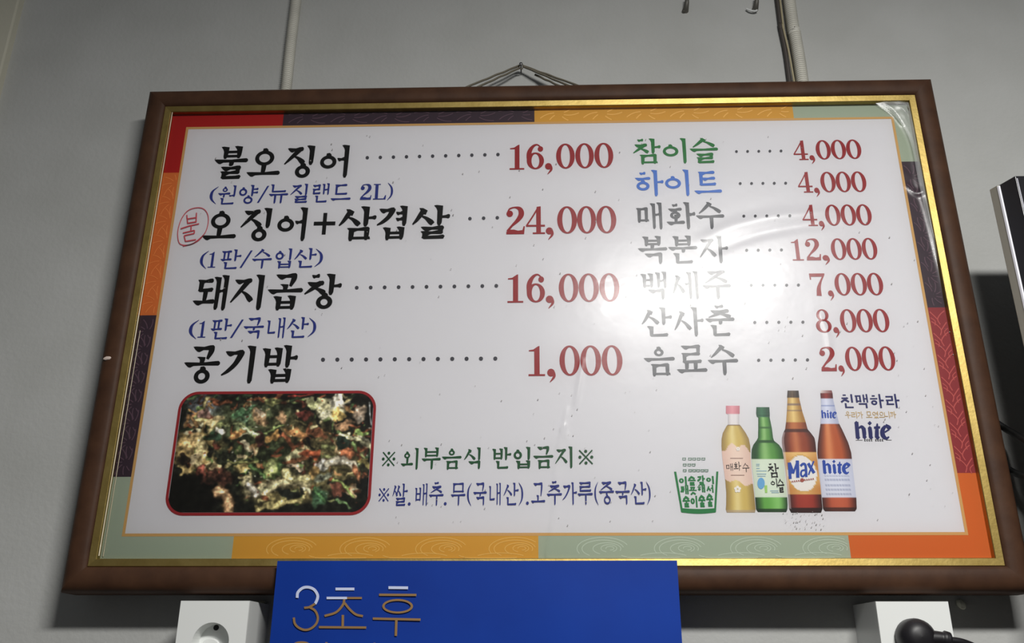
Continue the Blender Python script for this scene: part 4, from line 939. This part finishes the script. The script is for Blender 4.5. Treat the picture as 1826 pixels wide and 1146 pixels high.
def gold6(g): L_(g, [(1008, 781), (1012, 850)], 18)
for fn_ in (white, white2, white3, white4): ptext(fn_, K_wf)
for fn_ in (gold, gold2, gold3, gold4, gold5, gold6): ptext(fn_, K_foil)

# ------------------------------------------------------------------ surface mounted sockets
M_soc = mat('socket_white', (236, 238, 236), .35, spec=.5)
YS = -.0640
def socket_box(c, label, plug):
    (x0, y0), (x1, y1) = c; p = hit(x0, y0, YS); q = hit(x1, y1, YS); zt_ = (p[2]+q[2])/2; X0, X1 = p[0], q[0]; wd = X1-X0; zb_ = zt_-wd*1.0; cx = (X0+X1)/2; cz = zt_-wd*.56 if not plug else zt_-wd*.52
    o = empty('socket_box', (cx, 0, zb_), label, 'socket')
    H_ = zt_-zb_; r = wd*.265; fz = cz-zb_
    # housing with a round hole in its face
    bm = bmesh.new(); N = 40; hw = wd/2; ring_o = []; ring_i = []
    for k in range(N):
        a_ = 2*math.pi*(k+.5)/N; dx, dz = math.cos(a_), math.sin(a_)
        tx_ = hw/abs(dx) if abs(dx) > 1e-6 else 9; tz_ = ((H_-fz) if dz > 0 else fz)/abs(dz) if abs(dz) > 1e-6 else 9; t = min(tx_, tz_)
        ring_o.append(bm.verts.new((dx*t, YS, fz+dz*t))); ring_i.append(bm.verts.new((dx*r, YS, fz+dz*r)))
    # exact corners
    for sx_, z_v in ((-hw, 0), (hw, 0), (hw, H_), (-hw, H_)):
        vv = min(ring_o, key=lambda v_: (v_.co.x-sx_)**2+(v_.co.z-z_v)**2); vv.co.x = sx_; vv.co.z = z_v
    back = [bm.verts.new((v_.co.x*1.03, 0.0, (v_.co.z-H_/2)*1.03+H_/2)) for v_ in ring_o]; bev = [bm.verts.new((v_.co.x*1.008, YS+.0012, (v_.co.z-H_/2)*1.008+H_/2)) for v_ in ring_o]
    for k in range(N):
        j = (k+1) % N; bm.faces.new((ring_o[k], ring_o[j], ring_i[j], ring_i[k])); bm.faces.new((ring_o[j], ring_o[k], bev[k], bev[j])); bm.faces.new((bev[j], bev[k], back[k], back[j]))
    bmesh.ops.recalc_face_normals(bm, faces=bm.faces)
    frombm('housing', bm, o, (M_soc,))
    # recessed cup
    V = []; F = []; dep = .017
    for d_, rr_ in ((0, r), (.0008, r*.99), (dep, r*.93)):
        for k in range(N): a_ = 2*math.pi*k/N; V.append((rr_*math.cos(a_), YS+d_, fz+rr_*math.sin(a_)))
    for s_ in range(2):
        for k in range(N): j = (k+1) % N; F.append((s_*N+k, s_*N+j, (s_+1)*N+j, (s_+1)*N+k))
    F.append(tuple(range(2*N, 3*N)))
    pydata('socket_well', V, F, o, (M_soc,))
    M_hole_shade = mat('dark_hole_shade', (16, 16, 18), .5)
    for a_, q_ in ((97, .78), (10, .84), (250, .30)):  # lower disc is the pin hole, outer two earth clips with painted shade
        hx, hz = r*q_*math.cos(math.radians(a_)), r*q_*math.sin(math.radians(a_)); yy_ = YS+dep-(.0056 if a_ == 250 else .0006)
        Vt, Ft = tube([(hx, yy_, fz+hz), (hx, yy_+.0005, fz+hz)], .0027, 14); pydata('hole_clip_shade', Vt, Ft, o, (M_hole_shade,))
    V = []; F = []; bx_, bz_ = -r*.22, fz-r*.36                 # raised insert in the well
    for d_, rr_ in ((dep, r*.60), (dep-.0042, r*.58), (dep-.005, r*.52)):
        for k in range(N): a_ = 2*math.pi*k/N; V.append((bx_+rr_*math.cos(a_), YS+d_, bz_+rr_*math.sin(a_)))
    for s_ in range(2):
        for k in range(N): q_ = (k+1) % N; F.append((s_*N+k, s_*N+q_, (s_+1)*N+q_, (s_+1)*N+k))
    F.append(tuple(range(2*N, 3*N))); pydata('socket_insert', V, F, o, (M_soc,))
    return o, cx, cz, r, wd
socket_box(((322.8, 1070), (444.7, 1072)), 'white square socket box with empty round outlet, at the bottom left', False)
_, pcx, pcz, pr_, pw = socket_box(((1561.9, 1075), (1690, 1069.5)), 'white square socket box with a black plug in it, bottom right', True)
# plug and its lead
pc = hit(1636, 1136, YS-.012)
pg = empty('power_plug', (pc[0], YS, pc[2]), 'black round power plug with its lead in the right socket box', 'plug')
M_rub = mat('black_rubber', (26, 24, 28), .45)
V = []; F = []; N = 28; pf = [(-.0004, .016), (-.0008, .0165), (-.003, .0172), (-.010, .0172), (-.016, .0160), (-.021, .0125), (-.0235, .007), (-.024, .0)]
for d_, rr_ in pf:
    for k in range(N): a_ = 2*math.pi*k/N; V.append((max(rr_, .0002)*math.cos(a_), d_, max(rr_, .0002)*math.sin(a_)))
for s_ in range(len(pf)-1):
    for k in range(N): j = (k+1) % N; F.append((s_*N+k, s_*N+j, (s_+1)*N+j, (s_+1)*N+k))
F.append(tuple(range(N)))
pydata('plug_body', V, F, pg, (M_rub,), smooth=True)
nk = catmull([(.006, -.014, -.001), (.014, -.015, -.001), (.021, -.016, -.0015), (.028, -.0165, -.003)], 6)
Vt, Ft = tube(nk, .006, 12, rfun=lambda t: .0078-.0022*t+(.0016 if .72 < t < .95 else 0)); pydata('strain_relief', Vt, Ft, pg, (M_rub,), smooth=True)
ld = catmull([(.026, -.0165, -.0025), (.040, -.014, -.0045), (.058, -.004, -.010), (.085, .010, -.022), (.12, .030, -.05), (.135, .045, -.10)], 8)
Vt, Ft = tube(ld, .0034, 10); pydata('lead', Vt, Ft, pg, (M_rub,), smooth=True)
# wall plugs (white) beside the sockets
def anchor(px, py, sx, sz, label):
    p = hit(px, py, -.002); bm = bmesh.new(); bmesh.ops.create_uvsphere(bm, u_segments=16, v_segments=10, radius=1)
    for v_ in bm.verts: v_.co = Vector((v_.co.x*sx+v_.co.z*sx*-.35, v_.co.y*.0045, v_.co.z*sz))
    for v_ in bm.verts:
        if abs(v_.co.x) < sx*.25 and v_.co.y < -.003: v_.co.y += .0015
    o = frombm('wall_anchor', bm, None, (mat('anchor_white', (222, 222, 206), .5),), smooth=True); o.location = (p[0], -.003, p[2]); tag(o, label, 'wall anchor')
anchor(1713, 1077, .0042, .0052, 'small cream wall anchor right of the plugged socket box')
anchor(466, 1073, .0060, .0014, 'sliver of cream wall anchor between left socket box and blue poster')

# ------------------------------------------------------------------ television at the right edge
DT = .116
Ap = hit(1764, 338, -DT); zt_ = Ap[2]; Bp = hitz(1778, 330, zt_); Cp = hitz(1809.5, 312.5, zt_)
tv = empty('television', (Ap[0]+.30, 0, zt_-.52), 'black television with silver side strip at the right edge', 'television')
def pl(pts, z0, z1, name, m, bevel=.0008):
    bm = bmesh.new(); lo = [bm.verts.new((x-tv.location.x, y, z0-tv.location.z)) for x, y in pts]; hi = [bm.verts.new((x-tv.location.x, y, z1-tv.location.z)) for x, y in pts]; n = len(pts)
    bm.faces.new(lo[::-1]); bm.faces.new(hi)
    for i in range(n): j = (i+1) % n; bm.faces.new((lo[i], lo[j], hi[j], hi[i]))
    bmesh.ops.recalc_face_normals(bm, faces=bm.faces)
    if bevel: bmesh.ops.bevel(bm, geom=list(bm.edges), offset=bevel, segments=2, affect='EDGES', profile=.5)
    return frombm(name, bm, tv, (m,))
XR = Ap[0]+.62; yC = Cp[1]; z0 = zt_-.50
print('TV', Ap, Bp, Cp)
M_sil = mat('silver_plastic', (150, 146, 134), .4, metal=.3); M_blk = mat('black_gloss_plastic', (20, 20, 26), .3, spec=.5); M_bk2 = mat('black_matt_plastic', (12, 12, 13), .6)
pl([(Ap[0], Ap[1]), (Bp[0], Bp[1]), (Bp[0]+.02, Bp[1]), (Ap[0]+.02, Ap[1])], z0+.003, zt_, 'side_strip', M_sil)
pl([(Bp[0]+.0006, Bp[1]), (Cp[0], Cp[1]), (XR-(Cp[0]-Ap[0]), Cp[1]), (XR, Bp[1]+.01), (XR, Ap[1]), (Ap[0]+.021, Ap[1]), (Bp[0]+.021, Bp[1])], z0, zt_-.0006, 'bezel', M_blk)
pl([(Bp[0]-.0007, Bp[1]-.0002), (Bp[0]+.0000, Bp[1]-.0022), (Bp[0]+.0016, Bp[1]-.0024), (Bp[0]+.0014, Bp[1]+.0006)], z0+.001, zt_-.002, 'edge_line', mat('bright_plastic', (236, 236, 244), .5), 0)
pl([(Cp[0]+.0006, Cp[1]-.0008), (Cp[0]+.0016, Cp[1]-.0012), (Cp[0]+.0016, Cp[1]+.001), (Cp[0]+.0006, Cp[1]+.001)], z0+.003, zt_-.004, 'inner_line', mat('dull_chrome', (96, 96, 104), .4, metal=.3), 0)
pl([(Cp[0]+.03, Cp[1]-.001), (XR-.05, Cp[1]-.001), (XR-.05, Cp[1]+.004), (Cp[0]+.03, Cp[1]+.004)], z0+.03, zt_-.03, 'screen', mat('dark_screen', (8, 8, 10), .1))
pl([(Ap[0]+.06, Ap[1]), (XR-.06, Ap[1]), (XR-.12, Ap[1]+.045), (Ap[0]+.12, Ap[1]+.045)], z0+.05, zt_-.05, 'back_cover', M_bk2, .003)
pl([(Ap[0]+.22, Ap[1]+.04), (Ap[0]+.40, Ap[1]+.04), (Ap[0]+.40, .0), (Ap[0]+.22, .0)], z0+.17, z0+.33, 'wall_bracket', M_bk2, .001)
M_cb = mat('black_cable', (14, 14, 14), .5)
cable('black_cable', [(1775, 752, .02), (1796, 766, .03), (1812, 775, .05), (1835, 788, .08), (1870, 792, .10)], .0036, 'upper black cable running from behind the frame to the television', M_cb)
cable('black_cable', [(1790, 832, .02), (1808, 842, .03), (1820, 847, .05), (1840, 852, .08), (1875, 850, .10)], .0036, 'lower black cable running from behind the frame to the television', M_cb)
